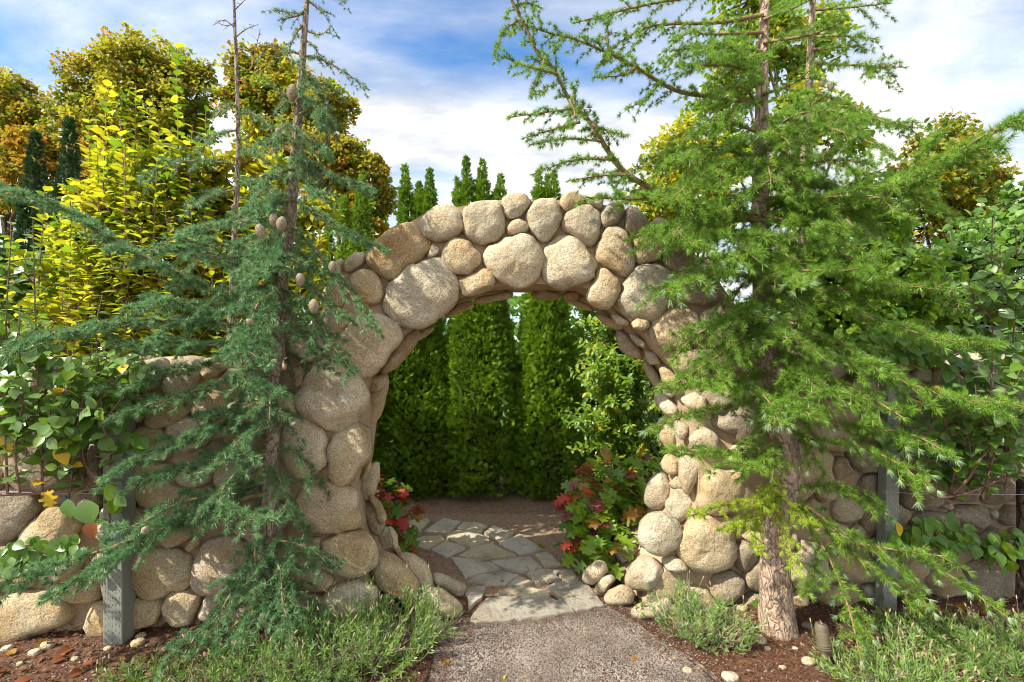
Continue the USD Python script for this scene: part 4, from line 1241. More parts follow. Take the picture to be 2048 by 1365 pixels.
DL = 2.84
cedar_left = thing("cedar_tree", "slim blue-green cedar with egg-shaped cones, left of the arch", "cedar tree", on_ground(550, 1290) * [1, 1, 0])
tp = [(551, 1300), (548, 1250), (541, 1150), (537, 1050), (541, 950), (546, 850), (540, 790), (548, 740), (558, 680), (563, 580), (570, 520), (581, 440), (588, 340), (598, 210), (607, 90), (614, 0), (620, -90)]
trunk(cedar_left, [at(x, y, DL) for x, y in tp], [0.050, 0.045, 0.042, 0.042, 0.040, 0.036, 0.034, 0.031, 0.028, 0.024, 0.019, 0.014, 0.010], BARK_LEFT, 3)
LEFT_LIMBS = [  # pixels, far end of depth, base radius, side length, tuft
    ("541,935 480,962 420,1000 340,1045 250,1085 130,1125 20,1160 -50,1180", 2.45, 0.014, 0.16, 0.046), ("540,985 480,1000 390,1040 320,1060 240,1110 160,1160 95,1190", 2.40, 0.011, 0.14, 0.046),
    ("541,960 471,980 390,998 336,1016 295,1040 243,1062", 2.50, 0.009, 0.16, 0.045), ("541,840 467,844 415,860 364,885 303,906 240,935", 2.55, 0.009, 0.17, 0.044),
    ("541,900 446,908 385,925 323,945 270,960", 2.60, 0.008, 0.12, 0.042), ("552,720 508,705 425,725 343,750 261,770 195,778", 2.55, 0.010, 0.11, 0.044),
    ("548,750 508,738 446,760 385,783 323,803 261,821 222,836", 2.50, 0.009, 0.10, 0.042), ("556,690 505,660 483,690 485,735 497,790", 2.45, 0.007, 0.07, 0.042),
    ("550,745 515,760 540,776 560,785", 2.45, 0.006, 0.08, 0.042), ("560,650 450,592 350,543 250,492 150,432 60,398 -20,360", 2.60, 0.013, 0.15, 0.046),
    ("558,680 450,648 350,640 230,655 100,668 15,695", 2.50, 0.010, 0.17, 0.044), ("556,700 450,690 350,695 255,690", 2.60, 0.009, 0.17, 0.044), ("556,660 470,610 400,610 330,600 280,615", 2.55, 0.009, 0.16, 0.044),
    ("566,560 480,530 400,505 325,500", 2.70, 0.008, 0.14, 0.042), ("570,520 520,500 450,490 340,500", 2.75, 0.008, 0.10, 0.040), ("565,575 540,590 515,610 500,650", 2.45, 0.007, 0.10, 0.044),
    ("560,620 530,640 510,680 495,710", 2.40, 0.007, 0.12, 0.044), ("572,500 545,500 520,520 505,560", 2.50, 0.007, 0.13, 0.046), ("574,480 560,490 548,510 560,540", 2.55, 0.006, 0.10, 0.046),
    ("580,450 630,500 660,545 700,590 730,630 752,662", 2.55, 0.008, 0.07, 0.040), ("584,400 630,425 680,455 735,485 775,500", 2.75, 0.007, 0.07, 0.040), ("566,575 610,610 640,645 665,690 705,745", 2.60, 0.007, 0.08, 0.042),
    ("562,640 600,670 630,710 660,745", 2.65, 0.006, 0.08, 0.040), ("568,540 610,560 650,600 690,640", 2.62, 0.007, 0.09, 0.040), ("590,340 560,345 530,370 505,410", 2.65, 0.006, 0.10, 0.040), ("588,345 640,350 690,360 745,378", 2.8, 0.006, 0.08, 0.038),
    ("594,270 630,285 660,310", 2.8, 0.005, 0.08, 0.038), ("593,280 560,270 535,290", 2.7, 0.005, 0.09, 0.038), ("590,310 610,330 620,370 650,400", 2.6, 0.005, 0.08, 0.038), ("598,215 575,205 555,220", 2.8, 0.005, 0.07, 0.036), ("597,230 625,215 650,235", 2.75, 0.005, 0.07, 0.036),
    ("582,430 500,440 420,452 365,462", 2.9, 0.007, 0.10, 0.040), ("584,400 540,405 500,430", 2.6, 0.006, 0.10, 0.042),
    ("546,850 500,870 470,890 455,930", 2.50, 0.007, 0.13, 0.044), ("541,940 560,960 575,1000 590,1040", 2.65, 0.005, 0.06, 0.038), ("541,905 500,920 460,960 440,1000 480,1030 550,1042", 2.45, 0.006, 0.12, 0.044),
    ("538,1060 505,1100 470,1170 430,1240 390,1270", 2.55, 0.007, 0.13, 0.040), ("538,1080 580,1085 630,1105 662,1135", 2.65, 0.006, 0.11, 0.038), ("540,1110 520,1160 500,1220 430,1275 340,1290", 2.52, 0.006, 0.14, 0.040),
    ("541,1130 575,1180 600,1235 625,1290", 2.58, 0.006, 0.13, 0.038), ("540,1020 515,1060 510,1120 520,1190 540,1230", 2.60, 0.006, 0.13, 0.040), ("544,1180 500,1240 470,1290", 2.50, 0.005, 0.10, 0.036), ("538,1100 560,1140 565,1200 580,1260", 2.50, 0.005, 0.12, 0.038)]
for i, (text, d1, r0, sl, tf) in enumerate(LEFT_LIMBS):
    limb(cedar_left, px_line(text, DL - 0.02, d1), r0, 0, 100 + i, NEEDLE_LEFT, None, sl, 0.045, tf, 0.015, 28, wid=0.0017)
for i, (text, d1) in enumerate([("605,110 570,100 545,90 525,95", 2.8), ("604,110 640,118 690,145 735,178", 2.8), ("608,60 640,70 660,55", 2.85), ("612,30 580,25 550,22", 2.8), ("600,180 570,190 540,170", 2.8), ("601,160 630,170 650,190", 2.75),
                                ("610,45 590,70 575,110", 2.75), ("609,80 630,95 645,130", 2.8), ("615,0 640,20 665,30", 2.85), ("614,10 600,30 560,40", 2.8), ("618,-50 640,-20 690,0", 2.8)]):
    limb(cedar_left, px_line(text, DL, d1), 0.005, 0, 160 + i, NEEDLE_LEFT, None, 0.09, 0.045, 0.026, 0.016, 16)
re_ = np.random.default_rng(41)
TRUNK_L = curve([at(x, y, DL) for x, y in tp], 0.02)


def extra_limbs(tree, trunk_line, z0, z1, n, lmin, lmax, mat, tip, xlim, seed0, r, tuft):
    """More limbs between the traced ones, most of them towards the viewer's side."""
    for k in range(n):
        z = z0 + (z1 - z0) * (k + r.uniform(0, 1)) / n
        o = trunk_line[np.abs(trunk_line[:, 2] - z).argmin()]
        a = r.uniform(-math.pi, 0.0) if r.uniform() < 0.8 else r.uniform(0, math.pi)
        ln = r.uniform(lmin, lmax)
        d = np.array([math.cos(a), math.sin(a) * 0.75, 0])
        e = o + d * ln + [0, 0, r.uniform(-0.15, 0.08) * ln * 2]
        px, _ = to_px(e)
        if not xlim[0] < px < xlim[1]:
            e = o + d * [-1, 1, 1] * ln * 0.8
        m = (o + e) / 2 + [0, 0, 0.06]
        limb(tree, [o, m, e, e + (e - m) * 0.3 - [0, 0, 0.05]], 0.008, 0, seed0 + k, mat, tip if k % 6 == 0 else None, 0.14, 0.046, tuft)


extra_limbs(cedar_left, TRUNK_L, 1.0, 2.35, 6, 0.2, 0.34, NEEDLE_LEFT, None, (250, 600), 700, re_, 0.045)
extra_limbs(cedar_left, TRUNK_L, 0.2, 2.45, 19, 0.08, 0.2, NEEDLE_LEFT, None, (430, 650), 860, re_, 0.047)
extra_limbs(cedar_left, TRUNK_L, 2.4, 3.1, 8, 0.08, 0.18, NEEDLE_LEFT, None, (430, 720), 980, re_, 0.040)
for x, y, d, h, tl in ((585, 186, 2.78, 0.115, (0.1, 0, 1)), (521, 463, 2.52, 0.095, (-0.3, 0, 1)), (548, 441, 2.6, 0.09, (-0.1, 0, 1)), (563, 448, 2.56, 0.095, (0.2, 0, 1)), (556, 265, 2.72, 0.06, (-0.2, 0.1, 1)), (665, 534, 2.6, 0.075, (0.1, 0, 1)),
                       (600, 560, 2.6, 0.09, (0.05, 0, 1)), (628, 613, 2.55, 0.095, (0, 0, 1)), (500, 645, 2.4, 0.055, (-0.5, -0.5, 0.7)), (291, 1061, 2.42, 0.065, (0.3, -0.6, 0.6)), (654, 640, 2.66, 0.06, (0.3, 0, 1))):
    cone(cedar_left, at(x, y, d), h, tl, x)

# the slender bare-topped leader behind the left wall
cedar_back = thing("cedar_tree", "thin pale-stemmed conifer with a bare straggling tip, behind the left wall", "cedar tree", at(462, 700, 3.55) * [1, 1, 0])
bt = at(462, 700, 3.55)
trunk(cedar_back, [bt * [1, 1, 0]] + [at(x, y, 3.55) for x, y in ((462, 700), (465, 560), (471, 430), (476, 300), (474, 180), (470, 60), (466, -60))], [0.036, 0.034, 0.026, 0.022, 0.018, 0.015, 0.011, 0.007], BARK_PALE, 5, 10)
for i, (text, d1, sl, tf, gp_) in enumerate([("474,330 400,322 340,330 285,352", 3.3, 0.12, 0.046, 0.03), ("476,290 500,300 535,330", 3.4, 0.10, 0.044, 0.03), ("475,260 440,270 400,300", 3.3, 0.1, 0.04, 0.03), ("472,380 430,390 380,420", 3.3, 0.13, 0.046, 0.03),
                                             ("473,360 520,370 560,400", 3.3, 0.13, 0.046, 0.03), ("470,440 420,450 360,460", 3.3, 0.13, 0.044, 0.03), ("470,420 500,440 540,450", 3.35, 0.13, 0.044, 0.03), ("476,230 500,225 525,240", 3.45, 0.08, 0.036, 0.03), ("475,210 450,215 430,235", 3.4, 0.08, 0.036, 0.03),
                                             ("466,520 420,520 370,540", 3.35, 0.12, 0.044, 0.03), ("467,500 510,520 545,540", 3.35, 0.12, 0.044, 0.03)]):
    limb(cedar_back, px_line(text, 3.55, d1), 0.006, 0, 200 + i, NEEDLE_LEFT, None, sl, 0.055, tf, 0.02, 26)
for i, text in enumerate(("472,60 450,40 428,50", "472,75 490,60 515,50", "472,45 455,52 440,48", "473,110 450,120 446,128", "473,95 495,100 520,85", "470,20 480,10 490,0", "473,130 500,140 512,95 520,60")):
    limb(cedar_back, px_line(text, 3.55, 3.5), 0.003, 0, 220 + i, TWIG_DARK, TWIG_DARK, 0.03, 0.05, 0.011, 0.03, 7)
for x, y, h in ((456, 450, 0.085), (466, 415, 0.05)):
    cone(cedar_back, at(x, y, 3.4), h, (0, 0, 1), x)

DR = 2.92
cedar_right = thing("cedar_tree", "large fresh-green cedar with a thick cracked pinkish trunk, right of the arch", "cedar tree", on_ground(1556, 1280) * [1, 1, 0])
tr = [(1560, 1300), (1557, 1275), (1552, 1200), (1550, 1120), (1554, 1060), (1566, 1010), (1574, 940), (1566, 870), (1548, 780), (1535, 690), (1526, 560), (1520, 430), (1523, 290), (1524, 170), (1527, 60), (1530, -60)]
trunk(cedar_right, [at(x, y, DR) for x, y in tr], [0.112, 0.086, 0.078, 0.073, 0.070, 0.067, 0.062, 0.056, 0.048, 0.043, 0.037, 0.031, 0.026, 0.022], BARK_RIGHT, 8, 26, 0.12)
RIGHT_LIMBS = [
    ("1525,560 1450,543 1400,560 1330,580", 2.40, 0.012, 0.17, 0.046, 2), ("1530,545 1600,542 1670,540", 2.50, 0.010, 0.15, 0.046, 0), ("1540,545 1580,545 1605,575", 2.35, 0.006, 0.06, 0.042, 2), ("1535,565 1640,582 1760,572 1885,580", 2.55, 0.013, 0.16, 0.048, 0),
    ("1545,590 1660,602 1750,642 1860,672 1995,692", 2.50, 0.014, 0.17, 0.048, 0), ("1545,620 1480,680 1420,722 1355,765", 2.50, 0.010, 0.14, 0.046, 0), ("1540,590 1450,640 1390,672 1345,720", 2.60, 0.009, 0.12, 0.044, 0),
    ("1545,650 1600,690 1680,720 1755,735", 2.50, 0.010, 0.15, 0.046, 0), ("1550,640 1680,690 1800,760 1920,795 2045,812", 2.45, 0.013, 0.17, 0.048, 0), ("1550,690 1640,750 1730,790 1805,835", 2.45, 0.010, 0.15, 0.046, 0),
    ("1545,740 1470,770 1420,765 1370,775", 2.50, 0.009, 0.13, 0.046, 0), ("1545,750 1480,762 1520,785 1545,815 1560,850", 2.35, 0.007, 0.05, 0.044, 2), ("1558,800 1440,815 1370,832 1295,862", 2.50, 0.008, 0.09, 0.042, 2),
    ("1562,830 1650,842 1750,857 1830,872 1905,912", 2.45, 0.010, 0.12, 0.046, 2), ("1564,850 1640,880 1740,902 1800,930 1852,972", 2.42, 0.009, 0.12, 0.046, 2), ("1566,870 1500,912 1420,902 1360,912", 2.55, 0.009, 0.12, 0.046, 0), ("1568,890 1520,930 1460,925", 2.50, 0.008, 0.14, 0.046, 0),
    ("1566,960 1500,1000 1440,1012 1380,1032", 2.50, 0.008, 0.07, 0.036, 1), ("1560,985 1505,1035 1455,1062", 2.52, 0.007, 0.07, 0.036, 1), ("1548,995 1555,1030 1575,1070 1586,1145", 2.48, 0.006, 0.05, 0.036, 1), ("1550,985 1590,1020 1608,1048", 2.48, 0.006, 0.06, 0.036, 1), ("1560,960 1545,975 1530,990 1500,1010", 2.55, 0.006, 0.09, 0.036, 1), ("1535,1000 1510,1060 1517,1105", 2.50, 0.005, 0.04, 0.034, 1),
    ("1580,975 1680,970 1755,1005", 2.75, 0.009, 0.14, 0.044, 0), ("1580,990 1650,1040 1700,1080 1800,1102 1905,1115", 2.60, 0.009, 0.13, 0.044, 0), ("1580,1005 1650,1100 1695,1210 1722,1320", 2.42, 0.008, 0.08, 0.042, 2), ("1590,1010 1700,1100 1780,1160 1855,1215", 2.65, 0.008, 0.11, 0.042, 0),
    ("1700,1085 1830,1112 1905,1155 2015,1235", 2.45, 0.007, 0.07, 0.042, 2), ("1790,1105 1830,1170 1855,1215", 2.5, 0.005, 0.04, 0.04, 2), ("1640,1090 1625,1150 1605,1190", 2.5, 0.005, 0.04, 0.04, 0),
    ("1521,345 1450,352 1350,378 1280,398 1175,395", 2.65, 0.012, 0.17, 0.042, 0), ("1521,425 1400,440 1330,452 1295,462", 2.60, 0.010, 0.18, 0.044, 0),
    ("1520,440 1360,398 1250,345 1184,250 1139,200 1108,138 1077,110 1056,65 1032,17 1000,-40", 2.75, 0.020, 0.16, 0.036, 0), ("1524,205 1417,193 1349,180 1270,134 1201,100 1150,79 1098,66 1065,55", 2.75, 0.014, 0.14, 0.034, 0),
    ("1526,30 1440,45 1348,48 1290,56 1240,85 1205,120", 2.75, 0.011, 0.12, 0.030, 0), ("1529,-20 1350,0 1250,20 1150,46", 2.75, 0.010, 0.13, 0.030, 0), ("1526,65 1417,69 1389,64 1345,80", 2.7, 0.008, 0.13, 0.034, 0), ("1525,103 1417,93 1345,102", 2.65, 0.008, 0.14, 0.036, 0), ("1524,148 1451,131 1355,133", 2.6, 0.009, 0.15, 0.036, 0),
    ("1525,200 1480,215 1430,240", 2.6, 0.007, 0.13, 0.036, 0), ("1523,270 1460,290 1390,300 1330,330", 2.6, 0.009, 0.15, 0.038, 0), ("1522,310 1420,340 1340,400", 2.55, 0.009, 0.17, 0.042, 0), ("1522,380 1440,400 1380,430 1340,480", 2.5, 0.010, 0.17, 0.044, 0),
    ("1526,86 1623,69 1692,41", 2.65, 0.008, 0.14, 0.034, 0), ("1527,40 1600,10 1640,-15", 2.7, 0.008, 0.13, 0.032, 0), ("1524,190 1590,165 1640,120", 2.6, 0.008, 0.14, 0.036, 0), ("1524,240 1600,225 1650,190", 2.6, 0.008, 0.14, 0.036, 0),
    ("1521,430 1620,425 1727,413 1800,370 1864,330 1968,275 2075,225", 2.35, 0.020, 0.22, 0.050, 0), ("1620,425 1740,380 1830,370 1930,300 1990,285", 2.5, 0.010, 0.16, 0.046, 0), ("1522,293 1589,268 1658,236", 2.5, 0.008, 0.15, 0.042, 0), ("1521,396 1623,396 1727,379 1813,361", 2.5, 0.010, 0.17, 0.044, 0),
    ("1740,405 1796,379 1850,405 1905,437", 2.55, 0.008, 0.12, 0.046, 0), ("1521,430 1600,445 1660,452", 2.5, 0.009, 0.16, 0.046, 0), ("1523,470 1640,500 1745,522", 2.55, 0.010, 0.18, 0.046, 0), ("1523,480 1440,472 1375,482", 2.5, 0.009, 0.18, 0.046, 0), ("1525,510 1650,540 1740,560", 2.65, 0.010, 0.17, 0.046, 0), ("1525,520 1460,510 1400,520", 2.65, 0.008, 0.16, 0.044, 0),
    ("1522,340 1600,330 1680,320 1740,330", 2.6, 0.009, 0.15, 0.042, 0), ("1530,600 1560,640 1575,680", 2.45, 0.006, 0.13, 0.046, 0), ("1550,700 1600,740 1640,790", 2.35, 0.007, 0.13, 0.046, 0), ("1550,760 1580,800 1620,830", 2.4, 0.006, 0.13, 0.046, 0), ("1520,450 1500,470 1470,520", 2.45, 0.006, 0.13, 0.046, 0)]
for i, (text, d1, r0, sl, tf, kind) in enumerate(RIGHT_LIMBS):
    limb(cedar_right, px_line(text, DR - 0.03, d1), r0, 0, 300 + i, (NEEDLE_RIGHT, NEEDLE_YELLOW, NEEDLE_RIGHT)[kind], (None, None, NEEDLE_TIP)[kind], sl, 0.046, tf, 0.017, 28)
extra_limbs(cedar_right, curve([at(x, y, DR) for x, y in tr], 0.02), 1.25, 2.8, 20, 0.3, 0.55, NEEDLE_RIGHT, NEEDLE_TIP, (1340, 1800), 760, re_, 0.046)
TRUNK_R = curve([at(x, y, DR) for x, y in tr], 0.02)
extra_limbs(cedar_right, TRUNK_R, 1.05, 2.6, 24, 0.14, 0.32, NEEDLE_RIGHT, NEEDLE_TIP, (1380, 1720), 900, re_, 0.047)
extra_limbs(cedar_right, TRUNK_R, 2.25, 3.1, 9, 0.4, 0.8, NEEDLE_RIGHT, None, (1300, 1830), 940, re_, 0.044)
for i, (text, d1) in enumerate([("1166,215 1090,225 1020,235", 2.7), ("1115,148 1060,135 1000,112", 2.7), ("1160,245 1110,258 1050,276", 2.7), ("1200,282 1130,278 1062,290", 2.7), ("1235,320 1150,320 1068,348", 2.7), ("1260,350 1200,352 1140,362", 2.7), ("1184,250 1215,262 1250,270", 2.7), ("1090,115 1080,150 1062,190", 2.75), ("1139,200 1150,230 1130,255", 2.7),
                                ("1270,134 1250,150 1190,155", 2.75), ("1220,110 1215,85 1216,40", 2.75), ("1320,165 1290,200 1260,215", 2.7), ("1040,40 1010,60 990,105", 2.75), ("1030,15 1050,5 1080,15", 2.75)]):
    limb(cedar_right, px_line(text, 2.78, d1), 0.006, 0, 380 + i, NEEDLE_RIGHT, None, 0.06, 0.04, 0.036, 0.016, 26)
for x, y, h in ((1598, 565, 0.07), (1510, 415, 0.075), (1440, 620, 0.06)):
    cone(cedar_right, at(x, y, 2.75), h, (0.1, 0, 1), x)

cedar_far = thing("cedar_tree", "second cedar with brown cones, its pale stem just right of the big cedar's trunk", "cedar tree", at(1590, 700, 3.9) * [1, 1, 0])
trunk(cedar_far, [at(1590, 700, 3.9) * [1, 1, 0]] + [at(x, y, 3.9) for x, y in ((1590, 700), (1600, 520), (1612, 280), (1620, 120), (1628, -60))], [0.06, 0.055, 0.045, 0.035, 0.028, 0.02], BARK_RIGHT, 9, 12)
for i, (text, d1, sl) in enumerate([("1627,20 1710,14 1775,7", 3.6, 0.16), ("1622,75 1675,72 1750,77", 3.6, 0.16), ("1620,127 1710,131 1808,135", 3.5, 0.16), ("1780,131 1745,140 1740,155", 3.55, 0.04), ("1617,180 1727,220 1761,241 1850,258", 3.4, 0.18), ("1622,60 1580,70 1550,95", 3.6, 0.15), ("1620,100 1680,95 1725,90", 3.6, 0.14),
                                    ("1614,240 1700,270 1780,300", 3.4, 0.2), ("1612,300 1680,330 1750,350", 3.4, 0.2), ("1616,200 1570,220 1550,260", 3.6, 0.16), ("1608,360 1560,390 1540,420", 3.5, 0.18), ("1606,400 1680,430 1720,470", 3.4, 0.2), ("1600,460 1560,490 1530,520", 3.5, 0.2), ("1604,440 1660,480 1700,540", 3.5, 0.2), ("1626,0 1590,-5 1560,10", 3.6, 0.14)]):
    limb(cedar_far, px_line(text, 3.9, d1), 0.011, 0, 420 + i, NEEDLE_RIGHT, None, sl, 0.055, 0.048, 0.022, 26)
for x, y, h in ((1645, 165, 0.09), (1662, 172, 0.09), (1616, 232, 0.10), (1632, 225, 0.09), (1650, 225, 0.09), (1684, 228, 0.085), (1605, 238, 0.09)):
    cone(cedar_far, at(x, y, 3.6), h, (0.05, 0, 1), x)

# ------------------------------------------------------------------ thuja columns
def thuja(name, label, px, d, leaders, mat, size=0.085, count=2600, base_z=0.12, lump=0.16, group=None, trunk_r=0.05, seed=0):
    """leaders: (px, py of the tip, radius, photograph py where it parts from the body) – spindles of scaly sprays."""
    r = np.random.default_rng(seed)
    b = at(px, 900, d) * [1, 1, 0]
    t = thing(name, label, "conifer", b, group)
    trunk_pts = [b + [0.02 * k * math.sin(k * 2.0), 0, -0.1 + 0.35 * k] for k in range(5)]
    obj("trunk", tube(trunk_pts, [trunk_r, trunk_r, trunk_r * 0.9, trunk_r * 0.8, trunk_r * 0.7], 9), BARK_DARK, t, smooth=True)
    Ps, As, Ns, Ss, cores = [], [], [], [], []
    for (lx, ly, rad, low) in leaders:
        tip = at(lx, ly, d)
        z0 = base_z if low is None else at(lx, low, d)[2]
        hgt = tip[2] - z0
        foot = b if low is None else np.array([b[0] * 0.3 + tip[0] * 0.7, d, 0])
        n = int(1.7 * count * (rad * hgt) / (0.4 * 3.5))
        u = r.uniform(0, 1, n) ** 0.9
        prof = lambda q: rad * np.minimum(1, (0.12 + q) / 0.24) ** 0.5 * np.clip(1 - q, 0, 1) ** 0.62 * 1.12
        az = r.uniform(0, 2 * np.pi, n)
        # keep those that the eye's side can show, plus a thinner far side
        keep = (np.sin(az) < 0.45) | (r.uniform(0, 1, n) < 0.35)
        u, az = u[keep], az[keep]
        dirs = np.c_[np.cos(az), np.sin(az), 0 * az]
        ctr = foot * (1 - u[:, None]) + np.array([tip[0], tip[1], 0]) * u[:, None]
        ctr[:, 2] = z0 + hgt * u
        lp_ = meshkit.fbm(np.c_[dirs[:, :2] * 2.2 + seed + lx, u * hgt * 3.2], 3, seed) - 0.5
        rr = prof(u) * (1 + lump * 3.2 * lp_) * r.uniform(0.72, 1.05, len(u))
        P = ctr + dirs * rr[:, None]
        A = unit(dirs * r.uniform(0.5, 1.1, (len(u), 1)) + np.array([0, 0, 1]) * r.uniform(0.25, 1.0, (len(u), 1)) + r.normal(0, 0.35, (len(u), 3)))
        N = unit(dirs * 0.8 + r.normal(0, 0.55, (len(u), 3)))
        Ps.append(P), As.append(A), Ns.append(N), Ss.append(size * r.uniform(0.7, 1.25, len(u)) * np.where(u > 0.8, 0.6, 1.0))
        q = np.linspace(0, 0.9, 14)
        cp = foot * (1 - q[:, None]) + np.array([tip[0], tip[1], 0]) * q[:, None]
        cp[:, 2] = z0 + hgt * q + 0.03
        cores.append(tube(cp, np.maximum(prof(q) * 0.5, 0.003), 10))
    obj("dark_core", join(cores), THUJA_CORE, t, smooth=True)  # solid dark spindles added inside the sprays, in place of inner shade
    obj("foliage", scatter(SPRAY, np.vstack(Ps), np.vstack(As), np.vstack(Ns), np.concatenate(Ss)), mat, t, kind="stuff")
    return t


THUJA_CORE = plain("thuja_dark_core", [(0.3, (0.018, 0.022, 0.008)), (0.7, (0.045, 0.04, 0.018))], 20, 0.9, 0.6, 0.02)  # near-black colour carries the shade inside the foliage
thuja("thuja_tree", "dense green columnar conifer in the left of the view through the arch", 832, 5.65, [(826, 470, 0.47, None), (810, 333, 0.085, 560), (838, 368, 0.07, 520), (860, 341, 0.085, 560)], THUJA, 0.072, 12500, 0.0, seed=1)
thuja("thuja_tree", "dense green columnar conifer in the middle of the view through the arch", 962, 5.65, [(957, 470, 0.50, None), (932, 316, 0.08, 560), (965, 323, 0.09, 560), (914, 358, 0.06, 520), (1002, 350, 0.07, 520)], THUJA, 0.072, 12500, 0.03, seed=2)
thuja("thuja_tree", "dense green columnar conifer just left of the leafy shrub seen through the arch", 1090, 5.6, [(1090, 480, 0.40, None), (1077, 343, 0.07, 540), (1095, 350, 0.055, 520), (1109, 343, 0.065, 540)], THUJA, 0.072, 12500, 0.0, seed=3)
thuja("thuja_tree", "dark columnar conifer half hidden by the arch's left pier", 735, 6.1, [(735, 520, 0.42, None)], THUJA, 0.12, 1500, 0.1, seed=4)
thuja("thuja_tree", "dark columnar conifer behind the leafy shrub seen through the arch", 1205, 6.0, [(1205, 520, 0.42, None)], THUJA, 0.12, 1500, 0.1, seed=5)
thuja("thuja_tree", "dark columnar conifer behind the arch's right pier", 1330, 6.2, [(1330, 470, 0.42, None)], THUJA, 0.12, 700, 0.1, seed=6)
thuja("thuja_tree", "bright lime conifer with three tips standing behind the arch's left shoulder", 705, 5.3, [(725, 358, 0.20, None), (688, 398, 0.18, None), (655, 455, 0.16, None)], THUJA_LIME, 0.08, 6500, 0.1, seed=7)
thuja("thuja_tree", "dark cone-shaped conifer at far left, below the golden maple", 72, 7.0, [(72, 268, 0.30, None)], THUJA_DARK, 0.10, 3400, 0.1, seed=8)
thuja("thuja_tree", "dark slender conifer right of the cone-shaped one at far left", 138, 6.8, [(140, 238, 0.27, None)], THUJA_DARK, 0.10, 3400, 0.1, seed=9)
thuja("thuja_tree", "dark conifer behind the tallest yellow shoots", 285, 6.6, [(285, 330, 0.30, None)], THUJA_DARK, 0.12, 1300, 0.1, seed=10)
thuja("thuja_tree", "dark conifer behind the yellow hedge, left of the slim cedar", 430, 6.4, [(430, 430, 0.40, None)], THUJA_DARK, 0.12, 1100, 0.1, seed=11)


# ------------------------------------------------------------------ broadleaf trees beyond
def crown_tree(name, label, px, d, lobes, leaf, n, mats, probs, trunk_r=0.12, template=FAR, seed=0, group=None, bark_m=BARK_DARK, sparse=0.0, cat="tree", hang=0.35):
    """lobes: (px, py, radius px) – rounded masses of the crown at about distance d."""
    r = np.random.default_rng(seed)
    b = at(px, 900, d) * [1, 1, 0]
    t = thing(name, label, cat, b, group)
    top = min(l[1] for l in lobes)
    head = at(px, top + 0.35 * (max(l[1] for l in lobes) - top) + 10, d)
    tp_ = curve([b - [0, 0, 0.1], b * 0.6 + head * 0.4 + [0.08, 0, 0], head], 0.25)
    obj("trunk", tube(tp_, np.linspace(trunk_r, trunk_r * 0.25, len(tp_)), 9), bark_m, t, smooth=True)
    limbs, Ps, As, Ss, Ws = [], [], [], [], []
    area = sum(l[2] ** 2 for l in lobes)
    for lx, ly, lr in lobes:
        R = lr / F * d
        c = at(lx, ly, d + r.uniform(-0.5, 0.5) * R)
        k = int(np.clip(len(tp_) * r.uniform(0.35, 0.8), 1, len(tp_) - 1))
        lm = curve([tp_[k], (tp_[k] + c) / 2 + [0, 0, -0.1 * R], c, c + [0, 0, R * 0.6]], 0.2)
        limbs.append(tube(lm, np.linspace(trunk_r * 0.4, 0.008, len(lm)), 5, False))
        m = int(n * lr**2 / area)
        ncl = max(8, int(26 * (1 + lr / 60)))
        cd = unit(r.normal(size=(ncl, 3)) + [0, -0.35, 0.15])
        cc = c + cd * R * r.uniform(0.5, 1.12, (ncl, 1)) * [1.0, 0.9, 0.95]
        for q in cc[:: 2]:
            limbs.append(tube(np.array([c, (c + q) / 2 + [0, 0, -0.06 * R], q]), [0.012, 0.008, 0.003], 3, False))
        w = r.integers(0, ncl, m)
        cr = R * r.uniform(0.14, 0.34, ncl)
        off = unit(r.normal(size=(m, 3))) * (r.uniform(0, 1, (m, 1)) ** 0.5) * cr[w][:, None] * [1.1, 1.1, 0.75]
        P = cc[w] + off
        A = unit(off / cr[w][:, None] + r.normal(0, 0.6, (m, 3)) - [0, 0, hang])
        base = r.choice(len(mats), ncl, p=np.array(probs) / sum(probs))
        alt = r.choice(len(mats), m, p=np.array(probs) / sum(probs))
        Ps.append(P), As.append(A), Ss.append(leaf * r.uniform(0.7, 1.25, m)), Ws.append(np.where(r.uniform(0, 1, m) < 0.7, base[w], alt))
    obj("limb", join(limbs), bark_m, t, smooth=True)
    P, A, S, W = np.vstack(Ps), np.vstack(As), np.concatenate(Ss), np.concatenate(Ws)
    N = unit(r.normal(0, 0.6, (len(P), 3)) + [0, -0.2, 0.8])
    for k, m in enumerate(mats):
        s = W == k
        if s.any():
            obj("crown", scatter(template, P[s], A[s], N[s], S[s]), m, t, kind="stuff")
    return t


G, O = LEAF_GOLD, LEAF_ORANGE
crown_tree("maple_tree", "large olive-gold maple, tallest of the trees at upper left", 255, 13.0, [(190, 170, 62), (160, 240, 55), (260, 150, 75), (330, 150, 62), (375, 190, 58), (300, 230, 80), (220, 260, 70), (380, 260, 50), (330, 300, 70), (250, 330, 70), (410, 150, 25), (270, 105, 30)], 0.10, 30000, [G, LEAF_LIME, O], [0.82, 0.10, 0.08], 0.2, KITE, seed=21)
crown_tree("maple_tree", "golden maple cut off by the left edge of the picture", 10, 14.0, [(20, 200, 58), (-20, 240, 70), (70, 235, 40), (60, 290, 60), (0, 320, 70), (110, 310, 35)], 0.105, 14000, [G, O, LEAF_LIME], [0.72, 0.13, 0.15], 0.18, KITE, seed=22)
crown_tree("maple_tree", "golden-olive maple behind the slim cedar's upper stem", 570, 12.0, [(500, 140, 45), (545, 125, 40), (570, 190, 65), (520, 220, 60), (610, 240, 60), (660, 200, 45), (690, 225, 28), (650, 290, 55), (560, 300, 70), (480, 200, 40)], 0.095, 20000, [G, O, LEAF_LIME], [0.76, 0.09, 0.15], 0.16, KITE, seed=23)
